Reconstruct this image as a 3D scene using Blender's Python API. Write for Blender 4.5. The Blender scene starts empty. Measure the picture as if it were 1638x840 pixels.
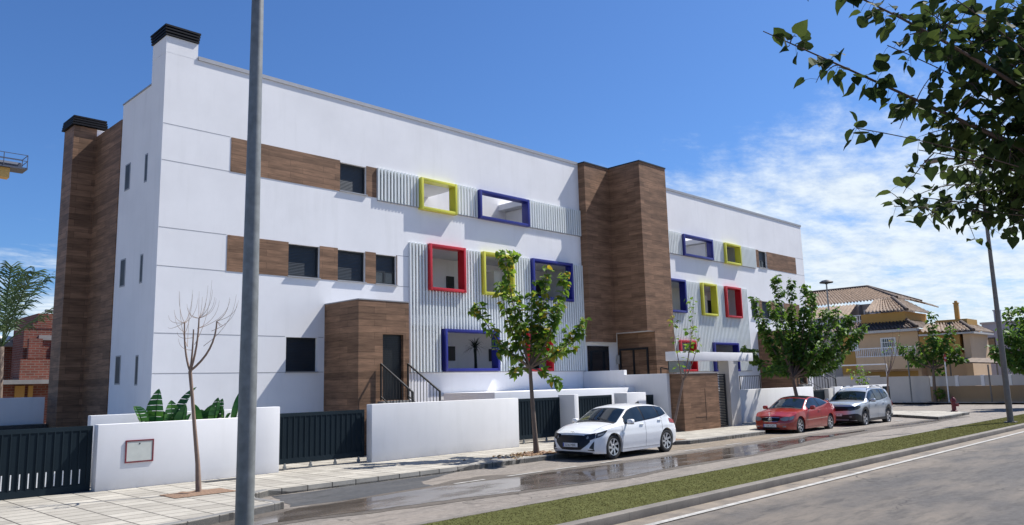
import bpy, bmesh, math, random
import numpy as np
from mathutils import Vector, Matrix
random.seed(11); RNG = np.random.default_rng(7)
SC = bpy.context.scene
COL = SC.collection
R = math.radians

# ------------------------------------------------------------------ helpers
def wloc(o):
    v = Vector((0, 0, 0))
    while o is not None:
        v += o.location; o = o.parent
    return v

class MB:
    """collects shapes and links them as one mesh object"""
    def __init__(s): s.v = []; s.f = []; s.m = []; s.cur = 0
    def add(s, vs, fs):
        n = len(s.v); s.v += [tuple(p) for p in vs]
        s.f += [tuple(i + n for i in f) for f in fs]; s.m += [s.cur] * len(fs)
        return s
    def mat(s, i): s.cur = i; return s
    def box(s, x0, x1, y0, y1, z0, z1, b=0.0):
        if b <= 0:
            return s.add([(x0,y0,z0),(x1,y0,z0),(x1,y1,z0),(x0,y1,z0),(x0,y0,z1),(x1,y0,z1),(x1,y1,z1),(x0,y1,z1)],
                  [(0,3,2,1),(4,5,6,7),(0,1,5,4),(1,2,6,5),(2,3,7,6),(3,0,4,7)])
        bm = bmesh.new(); bmesh.ops.create_cube(bm, size=1)
        for v in bm.verts:
            v.co = Vector((x0 if v.co.x < 0 else x1, y0 if v.co.y < 0 else y1, z0 if v.co.z < 0 else z1))
        bmesh.ops.bevel(bm, geom=bm.edges[:], offset=b, segments=2, affect='EDGES', profile=.6)
        bm.verts.index_update()
        s.add([v.co[:] for v in bm.verts], [[v.index for v in f.verts] for f in bm.faces]); bm.free()
        return s
    def prism(s, poly, z0, z1):
        n = len(poly)
        vs = [(p[0], p[1], z0) for p in poly] + [(p[0], p[1], z1) for p in poly]
        fs = [tuple(range(n))[::-1], tuple(range(n, 2 * n))] + [(i, (i + 1) % n, n + (i + 1) % n, n + i) for i in range(n)]
        return s.add(vs, fs)
    def tube(s, pts, rad, n=8, cap=True):
        pts = [Vector(p) for p in pts]
        if not isinstance(rad, (list, tuple)): rad = [rad] * len(pts)
        vs = []; fs = []; up = None
        for i, p in enumerate(pts):
            d = (pts[min(i + 1, len(pts) - 1)] - pts[max(i - 1, 0)])
            d = d.normalized() if d.length > 1e-9 else Vector((0, 0, 1))
            if up is None: up = Vector((0, 0, 1)) if abs(d.z) < .9 else Vector((1, 0, 0))
            a = d.cross(up); a = a.normalized() if a.length > 1e-6 else d.orthogonal().normalized()
            b = d.cross(a).normalized(); up = -b if False else a.cross(d)
            for k in range(n):
                t = 2 * math.pi * k / n
                vs.append(p + (a * math.cos(t) + b * math.sin(t)) * rad[i])
        for i in range(len(pts) - 1):
            for k in range(n):
                k2 = (k + 1) % n
                fs.append((i * n + k, i * n + k2, (i + 1) * n + k2, (i + 1) * n + k))
        if cap: fs += [tuple(range(n)), tuple(range((len(pts) - 1) * n, len(pts) * n))[::-1]]
        return s.add(vs, fs)
    def bar(s, p, q, w, h=None):
        """rectangular bar between two points"""
        h = h or w; p = Vector(p); q = Vector(q); d = (q - p).normalized()
        a = d.cross(Vector((0, 0, 1))); a = a.normalized() if a.length > 1e-4 else Vector((1, 0, 0))
        b = a.cross(d).normalized(); vs = []
        for o in (p, q):
            for i, j in ((-1,-1),(1,-1),(1,1),(-1,1)): vs.append(o + a * i * w / 2 + b * j * h / 2)
        return s.add(vs, [(0,1,2,3),(7,6,5,4),(0,4,5,1),(1,5,6,2),(2,6,7,3),(3,7,4,0)])
    def lathe(s, prof, c=(0,0,0), n=24, axis='z'):
        vs = []; fs = []
        for r, h in prof:
            for k in range(n):
                t = 2 * math.pi * k / n; x, y = r * math.cos(t), r * math.sin(t)
                p = (x, y, h) if axis == 'z' else (x, h, y)
                vs.append((p[0] + c[0], p[1] + c[1], p[2] + c[2]))
        for i in range(len(prof) - 1):
            for k in range(n):
                k2 = (k + 1) % n; fs.append((i*n+k, i*n+k2, (i+1)*n+k2, (i+1)*n+k))
        return s.add(vs, fs)
    def grid(s, P):
        """P: rows x cols of points"""
        r = len(P); c = len(P[0])
        return s.add([p for row in P for p in row], [(i*c+j, i*c+j+1, (i+1)*c+j+1, (i+1)*c+j) for i in range(r-1) for j in range(c-1)])
    def build(s, name, mats, parent=None, smooth=False, local=False, angle=None):
        me = bpy.data.meshes.new(name)
        off = Vector((0,0,0)) if (local or parent is None) else wloc(parent)
        me.from_pydata([(a[0]-off.x, a[1]-off.y, a[2]-off.z) for a in s.v], [], s.f)
        if not isinstance(mats, (list, tuple)): mats = [mats]
        for m in mats: me.materials.append(m)
        if len(mats) > 1: me.polygons.foreach_set('material_index', s.m)
        if not smooth is False or angle is not None:
            me.polygons.foreach_set('use_smooth', [True] * len(me.polygons))
            if angle is not None:
                try: me.set_sharp_from_angle(angle=R(angle))
                except Exception: pass
        bm = bmesh.new(); bm.from_mesh(me)
        bmesh.ops.recalc_face_normals(bm, faces=bm.faces[:]); bm.to_mesh(me); bm.free()
        o = bpy.data.objects.new(name, me); COL.objects.link(o)
        if parent is not None: o.parent = parent
        return o

def np_mesh(name, V, F, mats, parent=None, smooth=False):
    me = bpy.data.meshes.new(name)
    off = wloc(parent) if parent is not None else Vector((0,0,0))
    V = np.asarray(V, dtype=np.float64) - np.array(off)
    me.from_pydata(V.tolist(), [], F if isinstance(F, list) else F.tolist())
    for m in (mats if isinstance(mats, (list, tuple)) else [mats]): me.materials.append(m)
    if smooth: me.polygons.foreach_set('use_smooth', [True] * len(me.polygons))
    o = bpy.data.objects.new(name, me); COL.objects.link(o)
    if parent is not None: o.parent = parent
    return o

def tag(o, label=None, cat=None, group=None, kind=None):
    if label: o['label'] = label
    if cat: o['category'] = cat
    if group: o['group'] = group
    if kind: o['kind'] = kind
    return o

def thing(name, loc, label, cat, group=None, rz=0):
    o = bpy.data.objects.new(name, None); COL.objects.link(o)
    o.location = loc; o.rotation_euler = (0, 0, rz); o.empty_display_size = .3
    return tag(o, label, cat, group)

def copy_tree(o, parent=None):
    c = o.copy(); COL.objects.link(c)
    if parent is not None: c.parent = parent
    for ch in list(o.children): copy_tree(ch, c)
    return c

# ------------------------------------------------------------------ materials
def newmat(name):
    m = bpy.data.materials.new(name); m.use_nodes = True
    nt = m.node_tree; return m, nt, nt.nodes['Principled BSDF']
def nd(nt, t, **kw):
    n = nt.nodes.new(t)
    for k, v in kw.items():
        if k.startswith('i_'): n.inputs[k[2:].replace('_', ' ')].default_value = v
        else: setattr(n, k, v)
    return n
def c4(c): return (c[0], c[1], c[2], 1)
def coords(nt, kind='world', scale=None):
    if kind == 'world': out = nd(nt, 'ShaderNodeNewGeometry').outputs['Position']
    else: out = nd(nt, 'ShaderNodeTexCoord').outputs['Object']
    if scale:
        mp = nd(nt, 'ShaderNodeMapping'); mp.inputs['Scale'].default_value = scale
        nt.links.new(out, mp.inputs[0]); out = mp.outputs[0]
    return out
def noise(nt, vec, scale, detail=4, rough=.55):
    n = nd(nt, 'ShaderNodeTexNoise'); n.inputs['Scale'].default_value = scale
    n.inputs['Detail'].default_value = detail; n.inputs['Roughness'].default_value = rough
    nt.links.new(vec, n.inputs['Vector']); return n.outputs['Fac']
def ramp(nt, fac, stops):
    r = nd(nt, 'ShaderNodeValToRGB'); e = r.color_ramp.elements
    while len(e) < len(stops): e.new(.5)
    for i, (p, c) in enumerate(stops):
        e[i].position = p; e[i].color = c4(c) if not isinstance(c, (int, float)) else (c, c, c, 1)
    nt.links.new(fac, r.inputs[0]); return r.outputs[0]
def mix(nt, fac, a, b, mode='MIX'):
    n = nd(nt, 'ShaderNodeMix', data_type='RGBA', blend_type=mode)
    for i, v in ((0, fac), (6, a), (7, b)):
        if hasattr(v, 'links'): nt.links.new(v, n.inputs[i])
        elif isinstance(v, (int, float)): n.inputs[i].default_value = v if i == 0 else (v, v, v, 1)
        else: n.inputs[i].default_value = c4(v)
    return n.outputs[2]
def math_(nt, op, a, b=None, clamp=False):
    n = nd(nt, 'ShaderNodeMath', operation=op); n.use_clamp = clamp
    for i, v in ((0, a), (1, b)):
        if v is None: continue
        if hasattr(v, 'links'): nt.links.new(v, n.inputs[i])
        else: n.inputs[i].default_value = v
    return n.outputs[0]
def bump(nt, p, h, strength, dist=.02):
    b = nd(nt, 'ShaderNodeBump'); b.inputs['Strength'].default_value = strength; b.inputs['Distance'].default_value = dist
    nt.links.new(h, b.inputs['Height']); nt.links.new(b.outputs[0], p.inputs['Normal'])

def simple(name, c, rough=.6, metal=0, var=.12, scale=6, spec=.5, bmp=0, bscale=60, coat=0, kind='world', var2=0.0):
    m, nt, p = newmat(name)
    vec = coords(nt, kind)
    n = noise(nt, vec, scale)
    col = ramp(nt, n, [(.3, [x * (1 - var) for x in c]), (.7, [min(1, x * (1 + var)) for x in c])])
    if var2:
        n2 = noise(nt, vec, scale * 9, 3)
        col = mix(nt, var2, col, ramp(nt, n2, [(.3, .55), (.7, 1.0)]), 'MULTIPLY')
    nt.links.new(col, p.inputs['Base Color'])
    p.inputs['Roughness'].default_value = rough; p.inputs['Metallic'].default_value = metal
    p.inputs['Specular IOR Level'].default_value = spec
    p.inputs['Coat Weight'].default_value = coat; p.inputs['Coat Roughness'].default_value = .04
    if bmp: bump(nt, p, noise(nt, vec, bscale, 3), bmp, .01)
    return m

def plaster(name, c, dirt=.1):
    m, nt, p = newmat(name); vec = coords(nt)
    n1 = noise(nt, vec, .55, 5, .6); n2 = noise(nt, coords(nt, 'world', (3, 3, .35)), 1.2, 4)
    col = ramp(nt, n1, [(.25, [x * (1 - dirt) for x in c]), (.6, c)])
    col = mix(nt, math_(nt, 'MULTIPLY', ramp(nt, n2, [(.52, 0.0), (.8, 1.0)]), .5), col, [c[0]*.86, c[1]*.86, c[2]*.85])
    # splashed grey foot of walls standing on the pavement
    z = nd(nt, 'ShaderNodeSeparateXYZ'); nt.links.new(vec, z.inputs[0])
    foot = math_(nt, 'MULTIPLY', math_(nt, 'SUBTRACT', .42, z.outputs[2], True), noise(nt, vec, 5, 4))
    col = mix(nt, math_(nt, 'MULTIPLY', foot, 1.6, True), col, (.42, .38, .33))
    nt.links.new(col, p.inputs['Base Color']); p.inputs['Roughness'].default_value = .85; p.inputs['Specular IOR Level'].default_value = .2
    bump(nt, p, noise(nt, vec, 90, 3), .25, .006)
    return m

def wood_cladding(name, c):
    """ceramic planks with a wood print: long boards laid flat, each board its own tone"""
    m, nt, p = newmat(name)
    sx = nd(nt, 'ShaderNodeSeparateXYZ'); nt.links.new(coords(nt), sx.inputs[0])
    u = math_(nt, 'ADD', sx.outputs[0], sx.outputs[1])
    cb = nd(nt, 'ShaderNodeCombineXYZ'); nt.links.new(u, cb.inputs[0]); nt.links.new(sx.outputs[2], cb.inputs[1])
    br = nd(nt, 'ShaderNodeTexBrick'); br.offset = .37; br.squash = 1
    nt.links.new(cb.outputs[0], br.inputs['Vector'])
    for k, v in (('Scale', 1), ('Mortar Size', .005), ('Mortar Smooth', .1), ('Bias', 0), ('Brick Width', 1.2), ('Row Height', .2)): br.inputs[k].default_value = v
    br.inputs['Color1'].default_value = c4([x * .78 for x in c]); br.inputs['Color2'].default_value = c4([x * 1.2 for x in c])
    br.inputs['Mortar'].default_value = c4([x * .45 for x in c])
    mp = nd(nt, 'ShaderNodeMapping'); mp.inputs['Scale'].default_value = (1.1, 13, 1); nt.links.new(cb.outputs[0], mp.inputs[0])
    g = noise(nt, mp.outputs[0], 1.6, 6, .7)
    col = mix(nt, .75, br.outputs['Color'], ramp(nt, g, [(.28, .38), (.5, .95), (.75, 1.4)]), 'MULTIPLY')
    mp2 = nd(nt, 'ShaderNodeMapping'); mp2.inputs['Scale'].default_value = (.8, 4.6, 1); nt.links.new(cb.outputs[0], mp2.inputs[0])
    col = mix(nt, .8, col, ramp(nt, noise(nt, mp2.outputs[0], 1.1, 3), [(.3, .62), (.7, 1.3)]), 'MULTIPLY')
    nt.links.new(col, p.inputs['Base Color']); p.inputs['Roughness'].default_value = .62; p.inputs['Specular IOR Level'].default_value = .22
    bump(nt, p, g, .12, .004)
    return m

def asphalt(name, base, dust, dustc, wet=False, gutter=None):
    m, nt, p = newmat(name); vec = coords(nt)
    fine = noise(nt, vec, 160, 2, .6); mid = noise(nt, vec, 7.5, 9, .78); big = noise(nt, coords(nt, 'world', (.35, 1.0, 1)), .8, 6, .62)
    col = ramp(nt, fine, [(.3, [x * .66 for x in base]), (.5, base), (.72, [x * 1.4 for x in base])])
    col = mix(nt, .7, col, ramp(nt, mid, [(.36, .5), (.62, 1.2)]), 'MULTIPLY')
    f = math_(nt, 'MULTIPLY', ramp(nt, big, [(.42, 0.0), (.66, 1.0)]), dust)
    col = mix(nt, f, col, dustc)
    st = noise(nt, coords(nt, 'world', (.5, 2.2, 1)), 1.5, 7, .7)
    col = mix(nt, ramp(nt, st, [(.50, 0.0), (.64, .65)]), col, [x * .52 for x in base])
    if gutter:
        sy = nd(nt, 'ShaderNodeSeparateXYZ'); nt.links.new(vec, sy.inputs[0])
        gy = nd(nt, 'ShaderNodeMapRange'); nt.links.new(sy.outputs[1], gy.inputs[0]); gy.inputs[1].default_value = gutter[0]; gy.inputs[2].default_value = gutter[1]
        gf = math_(nt, 'MULTIPLY', gy.outputs[0], ramp(nt, noise(nt, vec, 2.4, 5), [(.3, .25), (.6, 1.0)]))
        col = mix(nt, math_(nt, 'MULTIPLY', gf, .8), col, (.26, .215, .165))
    vo = nd(nt, 'ShaderNodeTexVoronoi', feature='DISTANCE_TO_EDGE'); vo.inputs['Scale'].default_value = .42
    wv = nd(nt, 'ShaderNodeVectorMath', operation='ADD'); ns = nd(nt, 'ShaderNodeTexNoise'); ns.inputs['Scale'].default_value = 1.3
    nt.links.new(vec, ns.inputs['Vector']); nt.links.new(vec, wv.inputs[0]); nt.links.new(ns.outputs['Color'], wv.inputs[1]); nt.links.new(wv.outputs[0], vo.inputs['Vector'])
    crack = math_(nt, 'LESS_THAN', vo.outputs['Distance'], .006)
    crack = math_(nt, 'MULTIPLY', crack, ramp(nt, noise(nt, vec, .5, 2), [(.5, 0.0), (.6, .7)]))
    col = mix(nt, crack, col, [x * .35 for x in base])
    nt.links.new(col, p.inputs['Base Color']); p.inputs['Roughness'].default_value = .85; p.inputs['Specular IOR Level'].default_value = .3
    bump(nt, p, fine, .5, .006)
    return m

def pavers(name):
    m, nt, p = newmat(name); vec = coords(nt)
    sx = nd(nt, 'ShaderNodeSeparateXYZ'); nt.links.new(vec, sx.inputs[0])
    cb = nd(nt, 'ShaderNodeCombineXYZ'); nt.links.new(sx.outputs[1], cb.inputs[0]); nt.links.new(sx.outputs[0], cb.inputs[1])
    br = nd(nt, 'ShaderNodeTexBrick'); br.offset = 0; nt.links.new(cb.outputs[0], br.inputs['Vector'])
    for k, v in (('Scale', 1), ('Mortar Size', .017), ('Mortar Smooth', .3), ('Bias', 0), ('Brick Width', .4), ('Row Height', .6)): br.inputs[k].default_value = v
    br.inputs['Color1'].default_value = c4((.325, .30, .255)); br.inputs['Color2'].default_value = c4((.435, .405, .345)); br.inputs['Mortar'].default_value = c4((.085, .077, .066))
    col = mix(nt, .6, br.outputs['Color'], ramp(nt, noise(nt, vec, 1.1, 5), [(.3, .72), (.65, 1.08)]), 'MULTIPLY')
    col = mix(nt, .5, col, ramp(nt, noise(nt, vec, 14, 4), [(.3, .8), (.7, 1.1)]), 'MULTIPLY')
    spots = ramp(nt, noise(nt, vec, 3.2, 3), [(.62, 0.0), (.75, .5)])
    col = mix(nt, spots, col, (.17, .155, .13))
    nt.links.new(col, p.inputs['Base Color']); p.inputs['Roughness'].default_value = .8; p.inputs['Specular IOR Level'].default_value = .3
    bump(nt, p, br.outputs['Fac'], -.5, .006)
    return m

def kerbmat(name, c):
    m, nt, p = newmat(name); vec = coords(nt)
    sx = nd(nt, 'ShaderNodeSeparateXYZ'); nt.links.new(vec, sx.inputs[0])
    fr = math_(nt, 'FRACT', math_(nt, 'MULTIPLY', math_(nt, 'ADD', sx.outputs[0], math_(nt,'MULTIPLY', sx.outputs[1], .13)), 1.0))
    j = math_(nt, 'LESS_THAN', fr, .014)
    col = ramp(nt, noise(nt, vec, 2.2, 5), [(.3, [x * .7 for x in c]), (.65, c)])
    col = mix(nt, .5, col, ramp(nt, noise(nt, vec, 40, 3), [(.3, .75), (.7, 1.1)]), 'MULTIPLY')
    col = mix(nt, math_(nt, 'MULTIPLY', j, .55), col, [x * .35 for x in c])
    nt.links.new(col, p.inputs['Base Color']); p.inputs['Roughness'].default_value = .85
    bump(nt, p, noise(nt, vec, 50, 3), .3, .006)
    return m

def leafmat(name, c1, c2, c3, trans=.35, yel=None, rough=.55, spec=.22):
    m, nt, p = newmat(name)
    g = nd(nt, 'ShaderNodeNewGeometry')
    stops = [(0, c1), (.5, c2), (.9, c3)]
    if yel: stops = [(0, c1), (.5, c2), (.86, c3), (.95, yel)]
    col = ramp(nt, g.outputs['Random Per Island'], stops)
    col = mix(nt, .5, col, ramp(nt, noise(nt, g.outputs['Position'], 3, 3), [(.3, .7), (.7, 1.25)]), 'MULTIPLY')
    nt.links.new(col, p.inputs['Base Color']); p.inputs['Roughness'].default_value = rough; p.inputs['Specular IOR Level'].default_value = spec
    t = nd(nt, 'ShaderNodeBsdfTranslucent')
    hs = nd(nt, 'ShaderNodeHueSaturation'); hs.inputs['Hue'].default_value = .485; hs.inputs['Value'].default_value = 1.5; hs.inputs['Saturation'].default_value = 1.1
    nt.links.new(col, hs.inputs['Color']); nt.links.new(hs.outputs[0], t.inputs['Color'])
    mx = nd(nt, 'ShaderNodeMixShader'); mx.inputs[0].default_value = trans
    nt.links.new(p.outputs[0], mx.inputs[1]); nt.links.new(t.outputs[0], mx.inputs[2])
    nt.links.new(mx.outputs[0], nt.nodes['Material Output'].inputs['Surface'])
    return m

def bark(name, c):
    m, nt, p = newmat(name)
    n = noise(nt, coords(nt, 'world', (30, 30, 4)), 1.3, 5, .7)
    nt.links.new(ramp(nt, n, [(.3, [x * .6 for x in c]), (.7, [x * 1.25 for x in c])]), p.inputs['Base Color'])
    p.inputs['Roughness'].default_value = .9; bump(nt, p, n, .6, .01); return m

def brickmat(name, c1, c2, mort):
    m, nt, p = newmat(name)
    sx = nd(nt, 'ShaderNodeSeparateXYZ'); nt.links.new(coords(nt), sx.inputs[0])
    cb = nd(nt, 'ShaderNodeCombineXYZ'); nt.links.new(math_(nt, 'ADD', sx.outputs[0], sx.outputs[1]), cb.inputs[0]); nt.links.new(sx.outputs[2], cb.inputs[1])
    br = nd(nt, 'ShaderNodeTexBrick'); nt.links.new(cb.outputs[0], br.inputs['Vector'])
    for k, v in (('Scale', 1), ('Mortar Size', .016), ('Brick Width', .36), ('Row Height', .12)): br.inputs[k].default_value = v
    br.inputs['Color1'].default_value = c4(c1); br.inputs['Color2'].default_value = c4(c2); br.inputs['Mortar'].default_value = c4(mort)
    col = mix(nt, .6, br.outputs['Color'], ramp(nt, noise(nt, coords(nt), 1.4, 4), [(.3, .65), (.7, 1.15)]), 'MULTIPLY')
    nt.links.new(col, p.inputs['Base Color']); p.inputs['Roughness'].default_value = .9; return m

def tilemat(name, c):
    m, nt, p = newmat(name); vec = coords(nt, 'obj')
    n = noise(nt, vec, 4.5, 3, .7)
    col = ramp(nt, n, [(.3, [x * .55 for x in c]), (.5, c), (.72, [min(1, x * 1.5) for x in c])])
    nt.links.new(col, p.inputs['Base Color']); p.inputs['Roughness'].default_value = .85; return m

def carpaint(name, c, metal=0, rough=.35):
    m, nt, p = newmat(name)
    vec = coords(nt, 'obj')
    col = ramp(nt, noise(nt, vec, 2.5, 4), [(.3, [x * .95 for x in c]), (.7, c)])
    sx = nd(nt, 'ShaderNodeSeparateXYZ'); nt.links.new(vec, sx.inputs[0])
    low = math_(nt, 'MULTIPLY', math_(nt, 'SUBTRACT', .62, sx.outputs[2], True), noise(nt, vec, 7, 4))
    col = mix(nt, math_(nt, 'MULTIPLY', low, .9, True), col, (.30, .26, .21))   # road dust low on the body
    nt.links.new(col, p.inputs['Base Color']); p.inputs['Metallic'].default_value = metal; p.inputs['Roughness'].default_value = rough
    p.inputs['Coat Weight'].default_value = .8; p.inputs['Coat Roughness'].default_value = .05
    return m

def glassy(name, c, rough=.06, spec=.6):
    m, nt, p = newmat(name)
    vec = coords(nt, 'obj')
    nt.links.new(ramp(nt, noise(nt, vec, 2.2, 3), [(.35, c), (.7, [x * 1.7 + .004 for x in c])]), p.inputs['Base Color'])
    p.inputs['Roughness'].default_value = rough; p.inputs['Specular IOR Level'].default_value = spec
    return m

def shutter_mat(name, c):
    m, nt, p = newmat(name); vec = coords(nt)
    sx = nd(nt, 'ShaderNodeSeparateXYZ'); nt.links.new(vec, sx.inputs[0])
    w = math_(nt, 'PINGPONG', math_(nt, 'MULTIPLY', sx.outputs[2], 1), .024)
    col = ramp(nt, noise(nt, vec, 1.5, 2), [(.3, [x * .85 for x in c]), (.7, [x * 1.15 for x in c])])
    nt.links.new(col, p.inputs['Base Color']); p.inputs['Roughness'].default_value = .35
    bump(nt, p, w, .8, .35); return m

M = {}
M['white'] = plaster('white_plaster', (.83, .825, .83), .085)
M['wallwhite'] = plaster('garden_wall_plaster', (.74, .735, .735), .08)
M['inner'] = plaster('terrace_plaster', (.72, .72, .73), .05)
M['wood'] = wood_cladding('wood_print_cladding', (.225, .130, .078))
M['slat'] = simple('pale_grey_slat_paint', (.74, .775, .765), .45, var=.04, scale=1)
M['coping'] = simple('grey_metal_coping', (.34, .34, .35), .5, var=.06, metal=.3)
M['yellow'] = simple('yellow_frame_paint', (.60, .58, .055), .4, var=.05, scale=2)
M['blue'] = simple('blue_frame_paint', (.012, .018, .20), .38, var=.08, scale=2)
M['red'] = simple('red_frame_paint', (.47, .010, .020), .38, var=.06, scale=2)
M['navy'] = shutter_mat('dark_roller_shutter', (.007, .015, .024))
M['pane'] = glassy('window_glass', (.010, .014, .018), .04, .9)
M['sidepane'] = glassy('dim_side_glass', (.045, .05, .055), .5, .25)
M['darkframe'] = simple('anthracite_aluminium', (.014, .017, .020), .42, var=.1)
M['gate'] = simple('anthracite_gate_paint', (.012, .021, .028), .6, var=.14, scale=1.5, spec=.12)
M['gate2'] = simple('anthracite_gate_rib', (.0085, .0165, .023), .6, var=.14, scale=1.5, spec=.12)
M['blackmetal'] = simple('black_railing_paint', (.012, .012, .013), .45, var=.2)
M['cap'] = simple('dark_chimney_louvre', (.006, .007, .011), .6, var=.15, spec=.15)
M['concrete'] = simple('cast_concrete', (.27, .262, .25), .85, var=.13, scale=1.5, bmp=.2, var2=.15)
M['colconc'] = simple('grey_painted_concrete', (.50, .48, .44), .85, var=.08, scale=1.5, bmp=.2)
M['kerb'] = kerbmat('kerb_stone', (.20, .195, .185))
M['mkerb'] = kerbmat('median_kerb_stone', (.20, .178, .152))
M['pave'] = pavers('beige_pavers')
M['road_near'] = asphalt('worn_asphalt', (.080, .074, .070), .8, (.165, .138, .11), gutter=(6.3, 7.3))
M['road_far'] = asphalt('bleached_asphalt', (.21, .185, .16), .6, (.25, .213, .175))
M['patch'] = asphalt('fresh_asphalt_patch', (.062, .064, .068), .35, (.14, .13, .118))
M['sand'] = asphalt('sandy_gutter', (.20, .165, .125), .7, (.25, .195, .135))
M['paint'] = simple('road_paint', (.40, .385, .355), .8, var=.3, scale=5, var2=.75)
M['grass_base'] = simple('turf_backing', (.088, .092, .036), .95, var=.18, scale=5, spec=0)
M['galv'] = simple('galvanised_steel', (.175, .185, .185), .5, metal=.2, var=.2, scale=9)
M['galv2'] = simple('weathered_pole_steel', (.17, .15, .13), .55, metal=.1, var=.14, scale=8)
M['bark'] = bark('grey_brown_bark', (.17, .125, .095))
M['barkred'] = bark('reddish_bark', (.235, .165, .125))
M['barkdark'] = bark('dark_branch_bark', (.075, .05, .042))
M['twig'] = bark('pale_twig_bark', (.30, .21, .15))
M['leaf'] = leafmat('street_tree_leaf', (.065, .14, .024), (.11, .20, .034), (.17, .26, .05), .38, (.36, .28, .045))
M['leaf2'] = leafmat('dense_tree_leaf', (.045, .105, .022), (.080, .160, .032), (.13, .215, .045), .32)
M['leafnear'] = leafmat('overhanging_tree_leaf', (.020, .036, .014), (.034, .056, .018), (.060, .088, .026), .30, None, .7, .1)
M['leafbanana'] = leafmat('broad_plant_leaf', (.018, .07, .022), (.03, .10, .03), (.06, .16, .03), .25)
M['palm'] = leafmat('palm_frond', (.05, .10, .038), (.08, .13, .055), (.125, .17, .08), .25)
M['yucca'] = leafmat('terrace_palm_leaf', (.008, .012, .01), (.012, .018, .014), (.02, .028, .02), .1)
M['soil'] = simple('tree_pit_soil', (.20, .125, .08), .95, var=.3, scale=20, bmp=.8, bscale=40)
M['brick'] = brickmat('red_brick', (.17, .045, .03), (.24, .068, .042), (.22, .165, .13))
M['tan'] = plaster('tan_render', (.62, .44, .28), .08)
M['ochre'] = plaster('ochre_render', (.46, .27, .085), .1)
M['greywall'] = plaster('grey_render', (.33, .30, .275), .1)
M['tile'] = tilemat('terracotta_roof_tile', (.155, .113, .083))
M['tiledark'] = tilemat('dark_roof_tile', (.105, .075, .058))  # darker tone of the roof tile, for the skirt roof and ridges
M['bluewall'] = plaster('pale_blue_render', (.34, .37, .45), .08)
M['stone'] = plaster('sandstone_render', (.32, .225, .13), .12)
M['offwhite'] = plaster('off_white_render', (.52, .50, .47), .1)
M['hyd'] = simple('dark_red_hydrant_paint', (.13, .012, .016), .5, var=.2)
M['signred'] = simple('sign_red', (.45, .03, .025), .5)
M['whitepaint'] = simple('white_metal_paint', (.75, .75, .74), .45, var=.05)
M['cranegrey'] = simple('crane_steel', (.09, .10, .13), .5, metal=.3)
M['craneyellow'] = simple('crane_yellow', (.62, .38, .10), .5)
M['meter'] = simple('meter_door_grey', (.50, .52, .48), .6, var=.06)
M['maroon'] = simple('meter_frame_maroon', (.16, .02, .03), .55)
M['tyre'] = simple('tyre_rubber', (.018, .018, .018), .85, var=.2, kind='obj')
M['rim'] = simple('alloy_rim', (.62, .62, .64), .3, metal=.85, var=.05, kind='obj')
M['rimdark'] = simple('dark_rim_back', (.035, .036, .04), .5, metal=.3, kind='obj')
M['carblack'] = simple('black_trim_plastic', (.012, .012, .014), .45, var=.2, kind='obj')
M['gloss'] = glassy('gloss_black', (.005, .005, .007), .3, .25)
M['carglass'] = glassy('car_glass', (.006, .011, .015), .04, .5)
M['lamp'] = glassy('headlamp_lens', (.16, .17, .175), .12, .5)
M['lampdark'] = glassy('dark_headlamp', (.012, .014, .02), .12, .4)
M['chrome'] = simple('chrome', (.75, .76, .78), .12, metal=1, var=.03, kind='obj')
M['lampred'] = glassy('tail_lamp', (.22, .012, .014), .1, .6)
M['plate'] = simple('number_plate', (.72, .72, .70), .5, var=.03, kind='obj')
M['plateblue'] = simple('plate_band', (.02, .06, .35), .5, kind='obj')
M['ink'] = simple('plate_ink', (.015, .015, .017), .6, kind='obj')
M['pwhite'] = carpaint('white_car_paint', (.78, .79, .80))
M['pred'] = carpaint('red_car_paint', (.36, .014, .006), .25, .3)
M['psilver'] = carpaint('silver_car_paint', (.46, .49, .53), .5, .33)

def water():
    m, nt, p = newmat('puddle_water'); vec = coords(nt)
    n = noise(nt, coords(nt, 'world', (.6, 1.4, 1)), 1.1, 5, .6)
    nt.links.new(ramp(nt, n, [(.35, (.07, .057, .046)), (.65, (.12, .10, .083))]), p.inputs['Base Color'])
    r = ramp(nt, noise(nt, coords(nt, 'world', (.5, 1.3, 1)), 1.7, 4), [(.40, .025), (.62, .28)])
    nt.links.new(r, p.inputs['Roughness']); p.inputs['IOR'].default_value = 1.33; p.inputs['Specular IOR Level'].default_value = .8
    return m
M['water'] = water()
M['wet'] = asphalt('wet_asphalt', (.105, .090, .076), .4, (.135, .115, .095))

# ------------------------------------------------------------------ camera, sun, sky
cam = bpy.data.cameras.new('camera'); camo = bpy.data.objects.new('camera', cam); COL.objects.link(camo)
cR = Vector((0.70415346, -0.70957563, -0.02589062)); cU = Vector((-0.09129073, -0.12663327, 0.98773985)); cF = Vector((0.70415474, 0.69315687, 0.15394693))
camo.matrix_world = Matrix(((cR.x, cU.x, -cF.x, 0), (cR.y, cU.y, -cF.y, 0), (cR.z, cU.z, -cF.z, 2.1), (0, 0, 0, 1)))
cam.sensor_width = 36; cam.lens = 36 * 1253.24 / 1638; cam.clip_end = 3000; cam.clip_start = .05
SC.camera = camo

sun = bpy.data.lights.new('sun', 'SUN'); suno = bpy.data.objects.new('sun', sun); COL.objects.link(suno)
SUNDIR = Vector((-1, .29, -1.33)).normalized()
suno.rotation_euler = SUNDIR.to_track_quat('-Z', 'Y').to_euler(); suno.location = (60, -20, 80)
sun.energy = 5.0; sun.angle = R(.53); sun.color = (1, .965, .915)

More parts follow.
